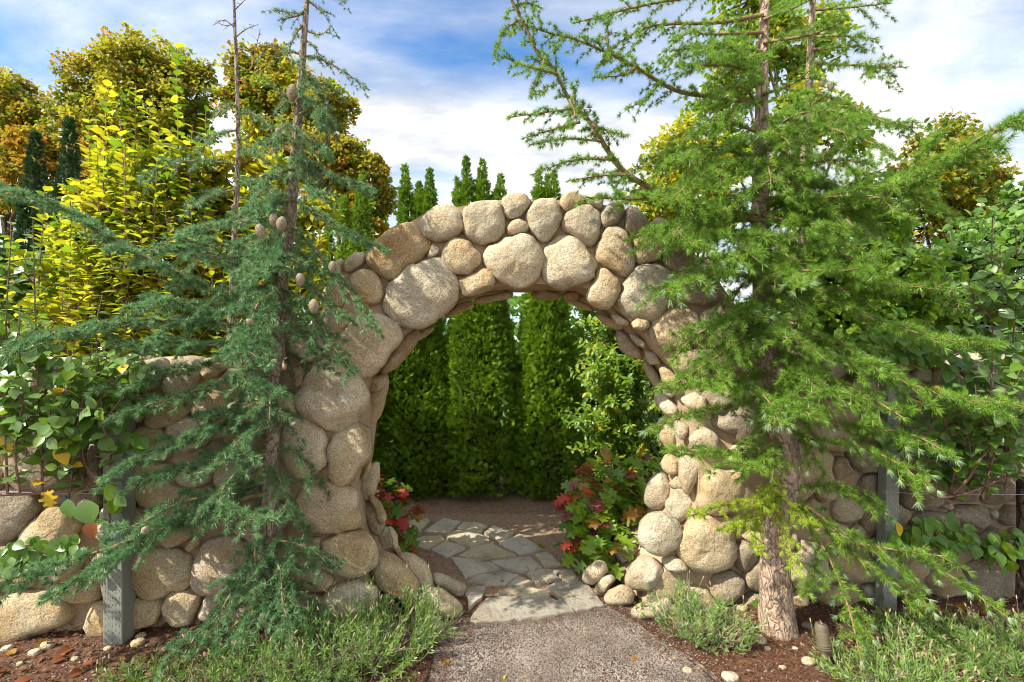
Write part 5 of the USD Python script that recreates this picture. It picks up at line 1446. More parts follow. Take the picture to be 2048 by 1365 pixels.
crown_tree("maple_tree", "orange-tinted maple between the slim cedar and the arch's left shoulder", 700, 11.5, [(690, 330, 50), (740, 350, 40), (650, 360, 55), (745, 410, 45), (700, 420, 60), (770, 400, 25), (630, 300, 40), (745, 470, 40), (690, 300, 30)], 0.09, 18000, [O, G, LEAF_LIME], [0.25, 0.6, 0.15], 0.14, KITE, seed=24)
crown_tree("maple_tree", "low orange maple between the dark conifers at left", 120, 12.5, [(60, 300, 45), (110, 330, 50), (190, 330, 45), (200, 400, 50), (30, 370, 50)], 0.10, 9000, [O, G], [0.55, 0.45], 0.12, KITE, seed=25)
crown_tree("aspen_tree", "light yellow-green tree showing through the big cedar's upper branches", 1580, 6.2, [(1480, 130, 60), (1440, 220, 60), (1540, 60, 60), (1600, 130, 60), (1650, 60, 45), (1500, 0, 60), (1620, 220, 60), (1560, 290, 70), (1460, 320, 60), (1680, 270, 50)], 0.085, 8000, [LEAF_LIME, LEAF_YELLOW], [0.75, 0.25], 0.06, FAR, seed=26, bark_m=BARK_PALE)
crown_tree("yellow_tree", "bright yellow-leaved tree behind the arch's right shoulder", 1370, 5.4, [(1370, 290, 50), (1330, 330, 45), (1410, 340, 55), (1350, 390, 60), (1420, 420, 60), (1300, 400, 40), (1280, 450, 40), (1360, 470, 50)], 0.075, 5500, [LEAF_YELLOW, LEAF_LIME], [0.8, 0.2], 0.05, MID_SLIM, seed=27)
crown_tree("brown_gold_tree", "brown-gold tree at right, beyond the big cedar's long right branch", 1900, 8.5, [(1890, 280, 45), (1850, 310, 45), (1930, 300, 40), (1900, 350, 70), (1960, 350, 50), (1830, 380, 60), (1920, 430, 70), (1850, 460, 60), (1980, 430, 50)], 0.095, 9000, [LEAF_GOLD, LEAF_RUST, LEAF_GREEN], [0.66, 0.06, 0.28], 0.10, FAR, seed=28)
crown_tree("broadleaf_shrub", "dark green broad-leaved shrub behind the right wall, beside the big cedar", 1720, 4.3, [(1650, 560, 70), (1720, 480, 75), (1780, 560, 80), (1700, 640, 80), (1800, 650, 75), (1640, 470, 60), (1860, 600, 70), (1760, 400, 60), (1600, 640, 60), (1580, 560, 60)], 0.095, 4200, [LEAF_GREEN, LEAF_LIME], [0.35, 0.65], 0.05, MID, seed=29, cat="shrub")
crown_tree("broadleaf_shrub", "mid-green shrub behind the far right of the wall, under the brown-gold tree", 1950, 4.6, [(1900, 540, 70), (1970, 500, 75), (2040, 520, 80), (1940, 620, 80), (2020, 640, 80), (1880, 660, 60), (2060, 420, 60)], 0.09, 3800, [LEAF_GREEN, LEAF_APPLE], [0.4, 0.6], 0.05, MID, seed=30, cat="shrub")
crown_tree("broadleaf_shrub", "yellow-green shrub filling the gap below the yellow shoots on the left wall", 380, 4.2, [(330, 640, 70), (420, 650, 70), (500, 620, 70), (280, 560, 60), (400, 570, 70), (500, 540, 60), (200, 600, 60), (560, 600, 40), (610, 560, 45)], 0.085, 3600, [LEAF_YELLOW, LEAF_LIME, LEAF_GREEN], [0.3, 0.4, 0.3], 0.05, MID, seed=31, cat="shrub")
crown_tree("broadleaf_shrub", "green shrub behind the far left end of the wall", 60, 4.6, [(40, 560, 80), (120, 600, 80), (-20, 640, 80), (60, 680, 70), (160, 660, 60), (-40, 500, 70)], 0.085, 3600, [LEAF_GREEN, LEAF_LIME, LEAF_YELLOW], [0.5, 0.3, 0.2], 0.05, MID, seed=32, cat="shrub")
crown_tree("yellow_hedge", "dense mass of sunlit yellow-green leaves behind the left wall, below the tall shoots", 350, 4.0, [(200, 420, 55), (260, 350, 55), (330, 360, 60), (300, 450, 65), (390, 400, 60), (460, 420, 50), (520, 390, 45), (220, 520, 55), (380, 500, 65), (470, 510, 55), (150, 480, 45), (540, 470, 40), (600, 430, 35), (150, 600, 50), (620, 500, 35), (430, 340, 35), (650, 430, 30), (560, 350, 35), (600, 540, 35), (500, 320, 30)], 0.08, 8500, [LEAF_YELLOW, LEAF_LIME], [0.72, 0.28], 0.03, MID_SLIM, seed=33, cat="hedge", hang=0.1, bark_m=STEM_RED)
# the belt of trees that closes the garden far behind
r_ = np.random.default_rng(55)
nb = 9000
bx = r_.uniform(-34, 34, nb)
hh_ = 3.0 + 1.6 * meshkit.fbm(np.c_[bx * 0.5, 0 * bx, 0 * bx], 3, 4)
P = np.c_[bx, 22 + r_.uniform(-0.8, 0.8, nb) + 1.5 * (meshkit.noise(np.c_[bx * 0.8, 0 * bx, 0 * bx]) - 0.5), r_.uniform(0, 1, nb) ** 0.8 * hh_]
obj("far_trees", scatter(FAR, P, rand_dirs(nb), rand_dirs(nb) + [0, -1, 0.5], r_.uniform(0.3, 0.55, nb)), LEAF_GREEN, None, kind="stuff", label="dim green belt of distant trees closing the garden", category="tree belt")

# ------------------------------------------------------------------ yellow shoots behind the left wall
SHOOTS = [(215, 160, 3.7, "tallest yellow-leaved shoot, rising over the largest maple's left side"), (272, 172, 3.8, "broad-leaved lime shoot right of the tallest yellow one"), (352, 85, 3.7, "lime shoot reaching highest before the largest maple's right side"), (412, 212, 3.9, "lime shoot left of the thin bare-topped conifer"),
          (178, 235, 3.75, "yellow shoot leaning left before the slender dark conifer"), (515, 262, 3.9, "yellow shoot between the two thin conifer stems"), (545, 300, 3.8, "short yellow shoot at the slim cedar's left side"), (318, 250, 3.6, "yellow shoot in the thick of the left hedge"),
          (90, 370, 3.5, "low yellow shoot above the silvery apple leaves"), (640, 395, 3.8, "thin yellow shoot right of the slim cedar's stem"), (452, 300, 4.0, "yellow shoot just left of the thin pale conifer stem"), (250, 300, 3.55, "orange-tinged yellow shoot left of centre in the hedge"), (688, 560, 3.7, "tiny yellow sprig before the lime conifer"), (380, 330, 3.65, "dense yellow shoot right of the hedge's middle"), (140, 400, 3.5, "dense yellow shoot at the hedge's left end"), (195, 310, 3.6, "yellow shoot between the tallest one and the slender dark conifer"), (300, 205, 3.8, "lime-yellow shoot between the two tallest shoots"), (385, 250, 3.7, "yellow-green shoot below the largest maple's right edge"), (240, 240, 3.65, "golden shoot close to the tallest one's right side"), (480, 345, 3.7, "yellow shoot in the gap between the two thin conifer stems")]
for i, (px, py, d, lab) in enumerate(SHOOTS):
    tip = at(px, py, d)
    bx_ = tip[0] + rng.normal(0, 0.06)
    b = np.array([bx_, d + rng.normal(0, 0.03), 0.0])
    stems, lv = [], []
    m = curve([b, (b + tip) / 2 + [rng.normal(0, 0.05), 0, 0], tip], 0.06)
    stems.append((m, np.linspace(0.011, 0.003, len(m))))
    lv.append(shoots(m, 0.024, 0.105, 0.9, 0.05, 0.42, 0.3, 0.3))
    nside = 0 if px == 688 else 20
    for k in range(nside):
        f = rng.uniform(0.42, 0.80)
        q = m[int(f * (len(m) - 1))]
        a = rng.uniform(0, 6.28)
        ln = rng.uniform(0.25, 0.6) * (1.1 - f) * 1.7
        e = q + np.array([math.cos(a) * 0.6 * ln, math.sin(a) * 0.35 * ln, ln])
        sline = curve([q, (q + e) / 2 + [0.04 * math.cos(a), 0.04 * math.sin(a), -0.02], e], 0.05)
        stems.append((sline, np.linspace(0.005, 0.0015, len(sline))))
        lv.append(shoots(sline, 0.030, 0.09, 0.9, 0.05, 0.05, 0.3, 0.4))
    leaves = cat_leaves(lv, [0.80, 0.20] if i not in (2, 3, 1) else [0.4, 0.6])
    plant("hedge_shoot", lab, "shrub", b, stems, leaves, SLIM if i % 2 else OVATE, [LEAF_YELLOW, LEAF_LIME], 70, STEM_RED)

# ------------------------------------------------------------------ apple whips on the wires
def whips(name, label, lines, size, mats, probs, singles, spacing=0.038, side=4, seed=0, cat="fruit tree", laterals=(), template=OVATE):
    stems, lv = [], []
    for text, d0, d1 in lines:
        m = curve(px_line(text, d0, d1), 0.04)
        stems.append((m, np.linspace(0.0062, 0.0025, len(m))))
        lv.append(shoots(m, spacing, size, 0.95, 0.25, 0.04, 0.4, 0.45))
        for _ in range(side):
            k = int(rng.uniform(0.1, 0.85) * (len(m) - 1))
            a = rng.uniform(0, 6.28)
            ln = rng.uniform(0.06, 0.22)
            e = m[k] + np.array([math.cos(a) * ln, math.sin(a) * ln * 0.8, ln * rng.uniform(0.1, 0.8)])
            sl = curve([m[k], (m[k] + e) / 2 + [0, 0, 0.01], e], 0.03)
            stems.append((sl, np.linspace(0.004, 0.0018, len(sl))))
            lv.append(shoots(sl, spacing * 0.75, size * 0.95, 0.95, 0.25, 0.15, 0.4, 0.3))
    for text, d0, d1 in laterals:
        m = curve(px_line(text, d0, d1), 0.04)
        stems.append((m, np.linspace(0.010, 0.005, len(m))))
    base = stems[0][0][0] * [1, 1, 0]
    return plant(name, label, cat, base, stems, cat_leaves(lv, probs), template, mats, singles, STEM_RED)


whips("apple_tree", "espalier apple with upright leafy whips before the left wall, left of the grey post",
      [("85,985 82,860 75,740 70,600 66,440", 2.70, 2.62), ("15,985 10,820 12,650 22,470 20,440", 2.62, 2.55), ("182,985 140,910 128,830 124,760", 2.76, 2.62), ("222,1060 215,980 222,900 208,860 200,760 192,660 205,590", 2.74, 2.60), ("40,985 30,900 45,800 38,700 40,610", 2.6, 2.5), ("-40,985 -30,800 -35,600 -20,470", 2.6, 2.5), ("140,985 150,880 170,780 185,690", 2.70, 2.55),
       ("200,850 240,800 262,745 290,715", 2.62, 2.6), ("110,900 100,820 150,760 178,720", 2.6, 2.5), ("60,860 20,800 -20,780", 2.6, 2.5)],
      0.078, [LEAF_APPLE, LEAF_LIME, LEAF_GREEN, LEAF_BUTTER], [0.68, 0.18, 0.13, 0.012], 300, 0.029, 7,
      laterals=[("-60,990 60,988 140,980 200,965", 2.6, 2.78), ("200,965 170,930 165,880", 2.76, 2.7)])
whips("apple_tree", "espalier apple with upright leafy whips before the right wall, right of the grey post",
      [("1975,985 1978,850 1985,700 1982,560 1985,435", 3.02, 2.75), ("2010,985 2022,850 2025,700 2035,560 2030,450", 3.0, 2.7), ("1965,1000 1990,900 2010,820 2040,740", 3.0, 2.75), ("2060,985 2065,800 2070,600 2060,400", 2.9, 2.7), ("1935,985 1940,900 1925,830 1918,760", 3.05, 2.85), ("1990,880 1960,830 1950,770", 2.9, 2.8), ("1900,990 1910,920 1890,850 1880,770", 3.05, 2.9), ("1862,985 1850,900 1860,840", 3.05, 2.95), ("1985,640 1950,600 1935,560", 2.8, 2.7), ("2030,640 2005,560 2000,500", 2.75, 2.7)],
      0.082, [LEAF_APPLE, LEAF_GREEN, LEAF_LIME], [0.62, 0.25, 0.13], 300, 0.030, 8,
      laterals=[("1795,965 1840,975 1880,995 1940,985 2000,960 2060,940", 3.05, 2.95), ("1905,990 1935,960 1960,920 1995,880", 3.02, 2.9)])


def patch_vine(name, label, poly_px, back, n, size, mats, probs, singles, template=OVATE, stem_px=(), cat="climber", hang=1.0):
    """Leaves hanging like shingles in front of the wall."""
    poly = Polygon(poly_px)
    x0, y0, x1, y1 = poly.bounds
    pts = []
    while len(pts) < n:
        q = (rng.uniform(x0, x1), rng.uniform(y0, y1))
        if poly.contains(Point(q)):
            pts.append(q)
    P = np.array([on_wall(x, y, -back * rng.uniform(0.6, 1.3)) for x, y in pts])
    A = unit(np.c_[rng.normal(0.35, 0.5, n), rng.normal(-0.35, 0.25, n), rng.normal(-0.7 * hang, 0.3, n)])
    N = unit(NW * 1.0 + np.array([0, 0, 0.7]) + rng.normal(0, 0.25, (n, 3)))
    S = size * rng.uniform(0.7, 1.2, n)
    W = rng.choice(len(probs), n, p=np.array(probs) / sum(probs))
    stems = []
    for s in stem_px:
        m = curve([on_wall(*map(float, q.split(",")), -back * 0.6) for q in s.split()], 0.04)
        stems.append((m, np.linspace(0.006, 0.003, len(m))))
    return plant(name, label, cat, P[0] * [1, 1, 0], stems, (P, A, N, S, W), template, mats, singles, STEM_RED, stem_name="stem")


patch_vine("climbing_plant", "low mat of shingled green leaves beside the right post, low on the wall", [(1780, 1060), (1830, 1035), (1890, 1030), (1950, 1060), (2050, 1060), (2060, 1110), (2000, 1130), (1960, 1090), (1880, 1095), (1790, 1090)], 0.22, 150, 0.085, [LEAF_GREEN, LEAF_LIME, LEAF_RUST], [0.8, 0.18, 0.02], 130, stem_px=["1780,1075 1850,1060 1940,1075 2060,1080"])
patch_vine("climbing_plant", "loose green leaves hanging over the right wall behind the apple whips", [(1790, 800), (1850, 780), (1900, 720), (1990, 760), (2060, 800), (2060, 930), (1960, 960), (1880, 930), (1830, 900), (1790, 860)], 0.16, 190, 0.09, [LEAF_GREEN, LEAF_APPLE, LEAF_BUTTER], [0.75, 0.23, 0.02], 150, stem_px=["1800,830 1880,860 1960,850 2060,880", "1840,960 1880,900 1900,800"])
patch_vine("climbing_plant", "green leaves on the right wall top, above and left of the right post", [(1690, 690), (1760, 640), (1860, 640), (1900, 700), (1840, 730), (1780, 730), (1700, 750)], 0.12, 120, 0.08, [LEAF_GREEN, LEAF_LIME], [0.85, 0.15], 90, stem_px=["1650,700 1760,690 1880,680"])
patch_vine("climbing_plant", "dark leaves over the big grey post's left side and the wall beside it", [(1700, 800), (1760, 830), (1830, 860), (1820, 900), (1760, 890), (1730, 870)], 0.16, 45, 0.085, [LEAF_GREEN, LEAF_APPLE], [0.8, 0.2], 45, stem_px=["1700,850 1760,860 1830,880"])
patch_vine("climbing_plant", "low dark leafy patch on the left wall, above the cedar's long branch", [(-20, 1100), (60, 1070), (150, 1065), (165, 1100), (80, 1135), (-20, 1140)], 0.18, 90, 0.065, [LEAF_GREEN, LEAF_APPLE], [0.85, 0.15], 80, stem_px=["-20,1110 60,1090 150,1100 200,1140"])
patch_vine("climbing_plant", "big leaves around the left post's top, dark against the wall", [(150, 760), (250, 740), (290, 790), (270, 900), (200, 880), (150, 830)], 0.2, 60, 0.09, [LEAF_GREEN, LEAF_APPLE], [0.7, 0.3], 60, stem_px=["130,850 200,820 270,800"])
patch_vine("climbing_plant", "pale green leaves spilling over the left wall's top, left of the grey post", [(-30, 640), (120, 690), (280, 700), (300, 740), (260, 800), (180, 850), (60, 880), (-30, 900)], 0.22, 230, 0.082, [LEAF_APPLE, LEAF_LIME, LEAF_GREEN, LEAF_BUTTER], [0.62, 0.18, 0.19, 0.01], 160, stem_px=["-20,760 100,740 250,760", "20,860 120,820 220,800"], hang=0.5)
patch_vine("climbing_plant", "green leaves spilling over the right wall's top at the picture's right edge", [(1880, 640), (2060, 620), (2070, 780), (1960, 760), (1890, 730)], 0.18, 120, 0.085, [LEAF_APPLE, LEAF_GREEN], [0.5, 0.5], 90, stem_px=["1880,720 1960,700 2060,710"], hang=0.6)
# single conspicuous leaves hanging by the left post
for name, x, y, s, m, lab, tpl in (("leaf", 124, 905, 0.12, LEAF_BUTTER, "golden yellow leaf hanging before the left wall's largest stone", OVATE), ("leaf", 95, 1000, 0.095, LEAF_BUTTER, "jagged yellow leaf caught on the wire left of the left post", LOBED), ("leaf", 135, 1018, 0.10, LEAF_APPLE, "small oval green leaf hanging below the wire's green tie", OVATE),
                                   ("leaf", 172, 1020, 0.13, LEAF_APPLE, "large round green leaf hanging at the left post's left side", leaf_ovate(0.48)), ("leaf", 15, 880, 0.12, LEAF_BUTTER, "yellow leaf at the left edge above green ones", OVATE), ("leaf", 180, 1060, 0.10, LEAF_RUST, "curled rust leaf beside the foot of the left post's leaves", OVATE), ("leaf", 1793, 1064, 0.09, LEAF_BUTTER, "yellowed leaf end-on before the right post", SLIM)):
    p = at(x, y - 20, 2.62 if x < 1000 else 2.95)
    obj(name, scatter(tpl, [p], [[0.25, -0.2, -1]], [[0.1, -1, 0.25]], [s]), m, None, smooth=tpl is not LOBED, label=lab, category="leaf")

# ------------------------------------------------------------------ through the arch: leafy shrub and oak-leaved hydrangeas
stems, lv = [], []
b0 = at(1235, 1000, 5.0) * [1, 1, 0]
for k in range(190):
    fx, fy = rng.uniform(1135, 1345), rng.uniform(590, 965)
    if fx < 1150 + 0.0 * fy and rng.uniform() < 0.5:
        continue
    e = at(fx, fy, rng.uniform(4.35, 5.1))
    z0 = max(0.2, e[2] - rng.uniform(0.3, 0.7))
    q = np.array([b0[0] + rng.normal(0.1, 0.08), b0[1] + 0.15, z0])
    m = curve([q, (q + e) / 2 + [0, 0, 0.12], e], 0.05)
    stems.append((m, np.linspace(0.006, 0.0015, len(m))))
    P, A, N, S = shoots(m, 0.02, 0.092, 1.0, 0.1, 0.25, 0.2, 0.35)
    N = unit(N * 0.4 + [0, -0.25, 0.9])
    lv.append((P, A, N, S))
m = curve([b0, b0 + [0.05, 0.1, 1.2], b0 + [0.12, 0.15, 2.4]], 0.1)
stems.insert(0, (m, np.linspace(0.025, 0.006, len(m))))
plant("beech_shrub", "leafy yellow-green shrub with layered sprays, right side of the view through the arch", "shrub", b0, stems, cat_leaves(lv, [0.68, 0.2, 0.12]), MID_SLIM, [LEAF_LIME, LEAF_GREEN, LEAF_YELLOW], 260, TWIG_DARK)


def hydrangea(label, base, blobs, n, size, probs, singles, flowers):
    stems, P, A, N = [], [], [], []
    for bx0, by0, rx, ry, dd in blobs:
        c = at(bx0, by0, dd)
        R = np.array([rx / F * dd, rx / F * dd * 0.8, ry / F * dd])
        k = int(n * rx * ry / sum(b[2] * b[3] for b in blobs))
        dr = unit(rng.normal(size=(k, 3)) + [0, -0.5, 0.3])
        q = c + dr * R * rng.uniform(0.6, 1.05, (k, 1))
        q[:, 2] = np.maximum(q[:, 2], 0.06)
        P.append(q), A.append(unit(dr * [1, 1, 0.4] + [0, 0, -0.25] + rng.normal(0, 0.35, (k, 3)))), N.append(unit(dr + [0, -0.3, 0.9] + rng.normal(0, 0.3, (k, 3))))
        for p in q[::3]:
            s = curve([base + rng.normal(0, 0.04, 3) * [1, 1, 0], (base + p) / 2 + [0, 0, 0.05], p], 0.06)
            stems.append((s, np.linspace(0.005, 0.002, len(s))))
    P, A, N = np.vstack(P), np.vstack(A), np.vstack(N)
    S = size * rng.uniform(0.65, 1.2, len(P))
    mats = [LEAF_GREEN, LEAF_LIME, LEAF_RED, LEAF_WINE, LEAF_ORANGE]
    px, py = to_px(P)
    W = np.array([rng.choice(5, p=np.array(probs(x, y)) / sum(probs(x, y))) for x, y in zip(px, py)])
    t = plant("oakleaf_hydrangea", label, "shrub", base, stems, (P, A, N, S, W), LOBED, mats, singles, STEM_RED)
    for fx, fy, fd, fs in flowers:
        c = at(fx, fy, fd)
        k = 90
        o = unit(rng.normal(size=(k, 3))) * rng.uniform(0.2, 1, (k, 1)) * [fs, fs, fs * 0.75]
        obj("dry_flower_head", scatter(leaf_ovate(0.5), c + o, o + rng.normal(0, 0.02, (k, 3)), rng.normal(size=(k, 3)), np.full(k, 0.022)), LEAF_RUST, t, kind="stuff")
    return t


hydrangea("oak-leaved hydrangea turning red and orange, against the arch's right pier", on_ground(1225, 1120) + [0, 0.15, 0], [(1215, 1080, 88, 55, 3.75), (1190, 1020, 58, 60, 3.85), (1250, 1010, 60, 60, 4.05), (1220, 955, 60, 45, 4.2), (1280, 960, 40, 50, 4.3)], 400, 0.13,
          lambda x, y: (0.20, 0.72, 0.20 if x < 1190 and y > 980 else 0.05, 0.12 if x < 1200 and y < 1080 else 0.02, 0.30 if y < 1060 else 0.14), 290, [(1165, 943, 4.0, 0.07), (1178, 948, 4.05, 0.06)])
hydrangea("smaller oak-leaved hydrangea with crimson leaves, against the arch's left pier", on_ground(785, 1085) + [0, 0.12, 0], [(765, 1010, 40, 50, 3.95), (790, 1045, 42, 45, 3.9), (755, 965, 25, 30, 4.0), (800, 1080, 25, 25, 3.85)], 85, 0.135,
          lambda x, y: (0.45, 0.15, 0.25, 0.10, 0.08), 85, [(835, 1020, 3.8, 0.05), (755, 965, 3.9, 0.04), (800, 1085, 3.8, 0.045)])

# ------------------------------------------------------------------ lavender
def lavender(label, blobs, n, h, mats, probs, heads, seed, woody=0.0, group=None):
    r = np.random.default_rng(seed)
    allp = []
    stems_v, leaf_l, head_l, wood = [], [], [], []
    for px, py, rad, k in blobs:
        c = on_ground(px, py)
        for _ in range(int(n * k)):
            a, q = r.uniform(0, 6.28), math.sqrt(r.uniform(0, 1))
            root = c + np.array([math.cos(a), math.sin(a), 0]) * q * rad * 0.5
            out = np.array([math.cos(a), math.sin(a), 0]) * q
            ln = h * r.uniform(0.55, 1.1) * (1 - 0.35 * q * q)
            e = root + out * rad * 0.75 + np.array([r.normal(0, 0.04), r.normal(0, 0.04), ln])
            m = curve([root, (root + e) / 2 + out * 0.05 + r.normal(0, 0.012, 3), e], 0.03)
            stems_v.append(tube(m, np.linspace(0.0017, 0.0009, len(m)), 3, False))
            allp.append(m)
    rngs = r
    P, A, N, S = [], [], [], []
    for m in allp:
        seg = np.r_[0, np.cumsum(np.linalg.norm(np.diff(m, axis=0), axis=1))]
        k = max(4, int(seg[-1] / 0.011))
        s = seg[-1] * (0.12 + 0.80 * r.uniform(0, 1, k))
        p = np.stack([np.interp(s, seg, m[:, j]) for j in range(3)], 1)
        t = unit(m[-1] - m[0])
        rd = unit(np.cross(np.broadcast_to(t, (k, 3)), r.normal(size=(k, 3))))
        P.append(p), A.append(unit(t * r.uniform(0.5, 1.1, (k, 1)) + rd * 0.7)), N.append(r.normal(size=(k, 3))), S.append(r.uniform(0.022, 0.042, k))
    P, A, N, S = np.vstack(P), np.vstack(A), np.vstack(N), np.concatenate(S)
    blade = (np.array([[0, 0, 0], [0.45, 0.085, 0.02], [1.0, 0, 0.06], [0.45, -0.085, 0.02]]), np.array([(0, 1, 2), (0, 2, 3)]))
    b = on_ground(blobs[0][0], blobs[0][1])
    t = thing("lavender_plant", label, "lavender", b, group)
    obj("stem", join(stems_v), LAV_GREEN, t, kind="stuff")
    W = r.choice(len(mats), len(P), p=np.array(probs) / sum(probs))
    for k, mt in enumerate(mats):
        if (W == k).any():
            s = W == k
            obj("leaf", scatter(blade, P[s], A[s], N[s], S[s]), mt, t, kind="stuff")
    idx = r.permutation(len(allp))[:heads]
    hv = []
    for i in idx:
        m = allp[i]
        e = m[-1]
        d = unit(m[-1] - m[-2] + r.normal(0, 0.01, 3))
        l1 = r.uniform(0.02, 0.10)
        wood.append(tube(np.array([e, e + d * l1]), [0.0011, 0.0009], 3, False))
        hv.append(revolve([(0.0005, 0), (0.0036, 0.003), (0.0028, 0.007), (0.0038, 0.011), (0.0026, 0.015), (0.003, 0.018), (0.0005, 0.023)], d, e + d * l1, 6))
    if hv:
        obj("seed_head", join(hv), LAV_HEAD, t, kind="stuff")
        obj("flower_stalk", join(wood), LAV_GREEN, t, kind="stuff")
    if woody:
        ws = []
        for px, py, rad, k in blobs:
            c = on_ground(px, py)
            for _ in range(int(110 * woody)):
                a = r.uniform(0, 6.28)
                e = c + np.array([math.cos(a) * rad * r.uniform(0.5, 1.1), math.sin(a) * rad * r.uniform(0.4, 1.0), h * r.uniform(0.05, 0.65)])
                m = curve([c + r.normal(0, 0.02, 3) * [1, 1, 0], (c + e) / 2 + r.normal(0, 0.025, 3), e], 0.03)
                ws.append(tube(m, np.linspace(0.004, 0.0015, len(m)), 4, False))
        obj("woody_stem", join(ws), TWIG_DARK if woody < 0.9 else WOODY, t, kind="stuff")
    return t


WOODY = plain("lavender_wood", [(0.3, (0.20, 0.13, 0.085)), (0.7, (0.36, 0.26, 0.18))], 40, 0.9, 0.3)
GG = [LAV_GREEN, LAVENDER]
lavender("big sprawling lavender clump at the left pier's foot, beside the gravel", [(740, 1330, 0.30, 1.0), (640, 1345, 0.28, 0.9), (820, 1290, 0.20, 0.6), (700, 1275, 0.22, 0.6)], 125, 0.30, GG, [0.5, 0.5], 90, 61, 0.6)
lavender("low lavender at the bottom left, in front of the slim cedar's foot", [(480, 1372, 0.26, 1.0), (570, 1372, 0.24, 1.0), (400, 1390, 0.2, 0.6)], 95, 0.19, GG, [0.6, 0.4], 50, 62, 0.5)
lavender("sparse grey-green seedlings at the bottom left corner of the mulch", [(300, 1372, 0.18, 0.8), (240, 1390, 0.16, 0.5)], 70, 0.10, GG, [0.6, 0.4], 10, 63, 0)
lavender("woody lavender with bare tangled stems, right of the gravel before the right pier", [(1400, 1275, 0.17, 1.0), (1350, 1240, 0.12, 0.6), (1455, 1290, 0.12, 0.7)], 105, 0.24, [LAVENDER, LAV_GREEN], [0.68, 0.32], 34, 64, 1.0)
lavender("sunlit lavender with many seed heads at the bottom, right of the spotlight", [(1760, 1372, 0.22, 1.0), (1850, 1385, 0.24, 1.0)], 120, 0.17, GG, [0.55, 0.45], 70, 65, 0.3)
lavender("low lavender at the bottom right, in front of the right post", [(1830, 1290, 0.24, 1.0), (1930, 1300, 0.26, 1.0), (1750, 1280, 0.15, 0.4)], 100, 0.13, GG, [0.6, 0.4], 30, 66, 0.2)
lavender("lavender in the bottom right corner", [(2010, 1330, 0.24, 1.0), (2060, 1370, 0.26, 0.8), (2040, 1285, 0.18, 0.5)], 105, 0.16, GG, [0.55, 0.45], 45, 67, 0.2)
# little green sprigs
for x, y, lab in ((1530, 1222, "small plant with two bright leaves at the thick cedar trunk's left foot"), (610, 1275, "small green sprout beside the slim cedar's foot")):
    b = on_ground(x, y)
    k = 7
    P = np.repeat(b[None], k, 0) + [0, 0, 0.02]
    A = unit(np.c_[rng.normal(0, 0.7, k), rng.normal(-0.2, 0.5, k), rng.uniform(0.4, 1.0, k)])
    plant("seedling", lab, "small plant", b, [(curve([b, b + [0, 0, 0.03]], 0.01), [0.002] * len(curve([b, b + [0, 0, 0.03]], 0.01)))], (P, A, rng.normal(size=(k, 3)) + [0, -0.5, 0.6], np.full(k, 0.09), np.zeros(k, int)), OVATE, [LEAF_GREEN], 7)
b = on_ground(1282, 1238)
lv = [shoots(curve([b, b + [rng.normal(0, 0.03), rng.normal(0, 0.03), rng.uniform(0.07, 0.13)]], 0.02), 0.01, 0.02, 0.9, 0, 0.1) for _ in range(9)]
plant("seedling", "tiny yellow-green bush at the left of the woody lavender", "small plant", b, [(curve([b, b + [0, 0, 0.1]], 0.02), [0.0015] * len(curve([b, b + [0, 0, 0.1]], 0.02)))], cat_leaves(lv, [1]), OVATE, [LEAF_LIME], 0)

# the curling tendril above the big cedar's right branch
tc = at(1660, 305, 2.5)
th = np.linspace(0, 11, 60)
obj("tendril", tube(np.c_[tc[0] + 0.05 * (1 - th / 14) * np.cos(th), tc[1] + 0.01 * th * 0.3, tc[2] + 0.05 * (1 - th / 14) * np.sin(th) - 0.002 * th], 0.0014, 4), TWIG, None, smooth=True, label="yellow curling tendril over the big cedar's right-hand branch", category="tendril")
m = curve(px_line("1740,262 1790,245 1840,246 1880,243 1905,225 1900,212", 3.2, 3.2), 0.03)
P, A, N, S = [x[:16] for x in shoots(m, 0.035, 0.05, 0.9, 0.1, 0.02, 0.4, 0.8)]
plant("climbing_plant", "thin dark vine shoot against the sky at upper right", "climber", m[0] * [1, 1, 0], [(m, np.linspace(0.002, 0.001, len(m)))], (P, A, N, S, np.zeros(len(P), int)), SLIM, [LEAF_GREEN], 16)

# ------------------------------------------------------------------ litter on the ground
LEAF_DRY = leafy("leaf_dry", [(0.1, (0.09, 0.045, 0.022)), (0.5, (0.20, 0.10, 0.05)), (0.9, (0.36, 0.20, 0.10))], 0.15, 0.7, 1.2, 0.2)
def pebble_template(seed):
    m = trimesh.convex.convex_hull(np.array([(1, 0.1, 0), (-1, 0, 0.1), (0.1, 1, 0), (-0.1, -1, 0.1), (0.15, 0.1, 1), (0, 0, -1), (0.6, 0.6, 0.55), (-0.55, -0.6, 0.5)]))
    v = np.array(m.vertices) * [1, 0.8, 0.55]
    return v * (1 + 0.35 * (meshkit.noise(v * 1.7 + seed * 5, seed)[:, None] - 0.5)), np.array(m.faces)


def strew(poly, n, seed, avoid=None):
    r = np.random.default_rng(seed)
    x0, y0, x1, y1 = poly.bounds
    q = np.c_[r.uniform(x0, x1, n * 3), r.uniform(y0, y1, n * 3)]
    ok = shapely.contains(poly, shapely.points(q))
    if avoid is not None:
        ok &= ~shapely.contains(avoid, shapely.points(q))
    return q[ok][:n], r


flags = unary_union(flag_polys)
seen = Polygon([(-3.2, 2.3), (3.4, 2.3), (3.9, 3.4), (-3.2, 2.95)])
front = seen.difference(gravel_poly)
grav_seen = gravel_poly.intersection(shapely.box(-3, 2.35, 3, 3.3))
grav_edge = gravel_poly.boundary.buffer(0.10).intersection(shapely.box(-3, 2.35, 3, 3.3))


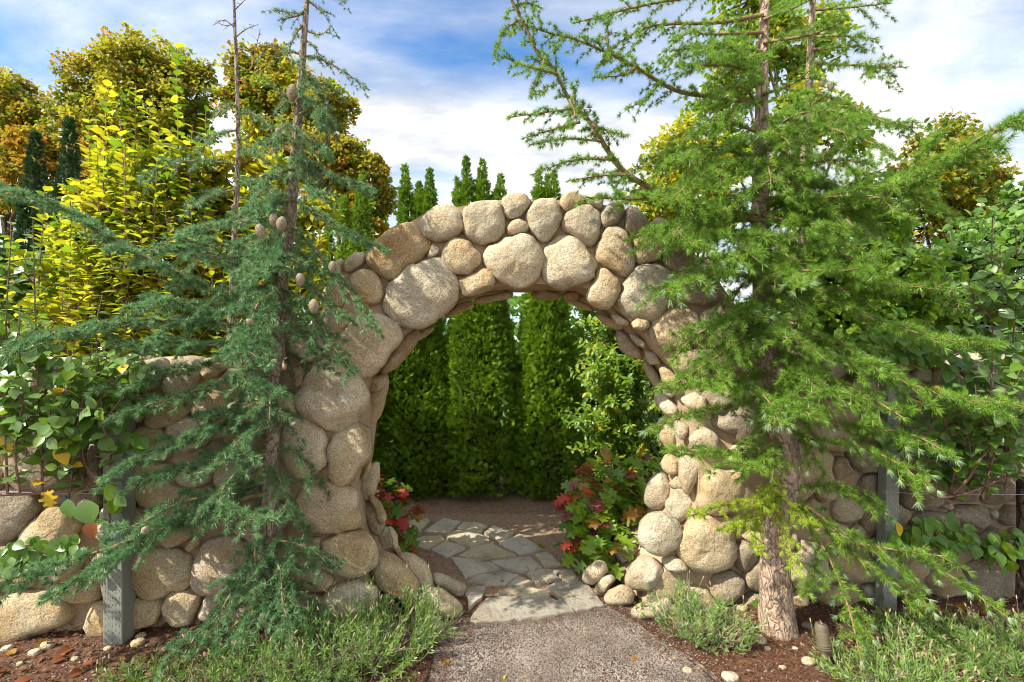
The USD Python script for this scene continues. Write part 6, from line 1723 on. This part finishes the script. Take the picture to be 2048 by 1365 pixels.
def strew_pebbles(name, poly, n, smin, smax, mat, seed, z, label, avoid=None, tpl=1, cat="gravel"):
    q, r = strew(poly, n, seed, avoid)
    s = smin * (smax / smin) ** (r.uniform(0, 1, len(q)) ** 2.2)
    A = unit(np.c_[r.normal(size=(len(q), 2)), r.normal(0, 0.15, len(q))])
    N = unit(np.c_[r.normal(0, 0.25, (len(q), 2)), np.ones(len(q))])
    obj(name, scatter(pebble_template(tpl), np.c_[q, z + s * 0.2], A, N, s), mat, None, smooth=False, kind="stuff", label=label, category=cat)


strew_pebbles("gravel", grav_seen, 17000, 0.003, 0.0085, GRIT, 71, 0.008, "pale grit and small gravel of the path in front of the arch")
strew_pebbles("edge_gravel", grav_edge, 2600, 0.003, 0.008, GRIT, 81, 0.006, "loose gravel straying over the path edges into the mulch")
strew_pebbles("mulch_pebbles", front, 6000, 0.003, 0.011, PEBBLES, 72, 0.002, "mixed pebbles scattered through the mulch along the walls", cat="pebbles")
strew_pebbles("soil_pebbles", soil_poly, 6000, 0.003, 0.008, PEBBLES, 73, 0.006, "grit and small pebbles around the flagstones", flags, cat="pebbles")


def strew_strips(name, poly, n, lmin, lmax, w, mat, seed, z, label, cat, avoid=None):
    q, r = strew(poly, n, seed, avoid)
    tpl = (np.array([[0, -w, 0], [0.5, -w, 0.10], [1, 0, 0.02], [0.5, w, 0.10], [0, w, 0]]), np.array([(0, 1, 3), (0, 3, 4), (1, 2, 3)]))
    A = unit(np.c_[r.normal(size=(len(q), 2)), r.normal(0, 0.12, len(q))])
    N = unit(np.c_[r.normal(0, 0.3, (len(q), 2)), np.ones(len(q))])
    obj(name, scatter(tpl, np.c_[q, z + r.uniform(0.001, 0.008, len(q))], A, N, r.uniform(lmin, lmax, len(q))), mat, None, kind="stuff", label=label, category=cat)


red_zone = unary_union([Polygon([tuple(on_ground(*p)[:2]) for p in z]) for z in ([(1230, 1225), (1330, 1225), (1540, 1250), (1720, 1240), (1750, 1372), (1480, 1372), (1400, 1330), (1320, 1280)], [(540, 1260), (700, 1250), (900, 1250), (880, 1300), (850, 1372), (300, 1372), (380, 1280)], [(830, 1000), (1130, 1000), (1130, 1030), (830, 1030)])])
strew_strips("cedar_needle_litter", red_zone, 26000, 0.018, 0.036, 0.028, LITTER, 74, 0.003, "rust-red fallen cedar needles covering the mulch under the two cedars", "needle litter", None)
strew_strips("bark_mulch", front, 11000, 0.008, 0.028, 0.13, LITTER, 75, 0.003, "small brown bark chips and leaf scraps of the mulch bed", "mulch")
strew_strips("edge_needles", grav_edge, 4500, 0.015, 0.032, 0.03, LITTER, 82, 0.010, "rust-red needles gathered along the path edges", "needle litter")
strew_strips("path_needles", grav_seen, 4200, 0.015, 0.03, 0.03, LITTER, 76, 0.012, "rust-red needles scattered over the gravel", "needle litter")
strew_strips("bed_needles", soil_poly, 2600, 0.012, 0.03, 0.05, LITTER, 77, 0.008, "brown needles scattered on the soil around the flagstones", "needle litter", flags)
strew_strips("flag_crumbs", flags, 420, 0.006, 0.02, 0.10, LITTER, 78, 0.030, "brown crumbs and needles lying on the flagstones", "needle litter")
q, r = strew(seen.difference(gravel_poly).intersection(unary_union([shapely.box(-3.2, 2.3, -1.7, 3), shapely.box(1.9, 2.6, 4, 3.5)])), 420, 79)
obj("leaf_litter", scatter(OVATE, np.c_[q, r.uniform(0.008, 0.03, len(q))], unit(np.c_[r.normal(size=(len(q), 2)), r.normal(0, 0.2, len(q))]), unit(np.c_[r.normal(0, 0.5, (len(q), 2)), np.ones(len(q))]), r.uniform(0.02, 0.045, len(q))), LEAF_DRY, None, kind="stuff", label="drift of small dry brown leaves at the foot of the walls", category="leaf litter")
# larger fallen leaves and loose stones, one by one
for x, y, s, m, tpl in [(942, 1272, .035, LEAF_RUST, OVATE), (985, 1180, .03, LEAF_RED, OVATE), (1005, 1170, .03, LEAF_RUST, OVATE), (848, 1125, .05, LEAF_RED, LOBED), (862, 1116, .03, LEAF_RED, OVATE), (918, 1193, .06, LEAF_RUST, OVATE), (932, 1200, .05, LEAF_RUST, OVATE), (880, 1292, .05, LEAF_RUST, MAPLE), (895, 1335, .05, LEAF_ORANGE, OVATE), (1262, 1322, .035, LEAF_ORANGE, OVATE), (1009, 1356, .03, LEAF_BUTTER, SLIM), (1085, 1098, .07, LEAF_GOLD, MAPLE), (1140, 1202, .03, LEAF_ORANGE, SLIM),
                       (100, 1330, .07, LEAF_RUST, OVATE), (145, 1300, .07, LEAF_RUST, OVATE), (165, 1345, .06, LEAF_RUST, OVATE), (30, 1312, .06, LEAF_ORANGE, OVATE), (75, 1296, .06, LEAF_ORANGE, OVATE), (435, 1255, .05, LEAF_ORANGE, OVATE), (5, 1345, .06, LEAF_RUST, OVATE), (190, 1330, .06, LEAF_RUST, LOBED), (60, 1362, .06, LEAF_RUST, OVATE), (970, 1132, .03, LEAF_ORANGE, OVATE), (850, 1108, .04, LEAF_ORANGE, LOBED), (1880, 1225, .06, LEAF_RUST, OVATE), (1910, 1215, .06, LEAF_ORANGE, OVATE), (1840, 1228, .06, LEAF_RUST, OVATE), (1760, 1240, .05, LEAF_RUST, OVATE), (1960, 1232, .06, LEAF_RUST, OVATE), (1700, 1228, .05, LEAF_RUST, OVATE)]:
    p = on_ground(x, y) + [0, 0, 0.03 if Point(on_ground(x, y)[:2]).within(flags) else 0.012]
    a = rng.uniform(0, 6.28)
    hue = {id(LEAF_RUST): "rust-brown", id(LEAF_RED): "red", id(LEAF_ORANGE): "orange", id(LEAF_BUTTER): "pale yellow", id(LEAF_GOLD): "olive-gold"}[id(m)]
    where = "on the flagstones" if Point(p[:2]).within(flags) else "on the gravel before the arch" if Point(p[:2]).within(gravel_poly) else "on the mulch before the left wall" if x < 600 else "by the arch's left foot" if x < 1000 else "on the mulch before the right wall"
    obj("fallen_leaf", scatter(tpl, [p], [[math.cos(a), math.sin(a), 0.15]], [[rng.normal(0, 0.3), -0.4, 1]], [s]), m, None, label=f"{hue} fallen leaf lying {where}", category="leaf", group=f"{hue} leaves fallen {where}")
for i, (x, y, w, tone) in enumerate([(95, 1295, 24, 1), (70, 1308, 22, 3), (275, 1290, 24, 0), (282, 1275, 18, 1), (15, 1300, 20, 3), (120, 1258, 30, 0), (362, 1250, 18, 3), (432, 1340, 24, 3), (410, 1355, 18, 1), (1618, 1328, 26, 3), (1520, 1285, 24, 3), (1565, 1338, 14, 1), (1460, 1360, 34, 1), (1535, 1300, 14, 3), (1614, 1255, 22, 5), (1485, 1220, 22, 2), (1375, 1345, 20, 3), (1400, 1338, 16, 2), (1038, 950, 14, 3), (150, 1320, 14, 1), (215, 1300, 16, 3), (330, 1300, 12, 3), (40, 1330, 14, 1), (180, 1255, 26, 0), (480, 1262, 12, 3), (1590, 1300, 12, 3), (1640, 1250, 12, 1), (1350, 1318, 14, 3)]):
    c = on_ground(x, y)
    s = w / F * c[1] / 2
    th = np.linspace(0, 6.28, 12)[:-1]
    ring = [c + [s * math.cos(a) * rng.uniform(0.85, 1.15), s * 0.8 * math.sin(a) * rng.uniform(0.85, 1.15), s * 0.25] for a in th]
    size = "largest" if w >= 30 else "small" if w >= 18 else "tiny"
    hue = {0: "tan", 1: "grey", 2: "sandy", 3: "pale", 5: "brown"}[tone]
    where = "under the conifers behind the arch" if y < 1000 else "on the mulch before the left wall" if x < 600 else "on the mulch right of the gravel path" if x > 1420 else "at the gravel path's right edge"
    obj("loose_stone", stone(np.array(ring), ZW, np.array([0, 1.0, 0]), 900 + i, s * 0.6), tone_of(tone), None, smooth=True, label=f"{size} {hue} loose stone lying {where}", category="stone", group=f"{size} {hue} stones {where}")
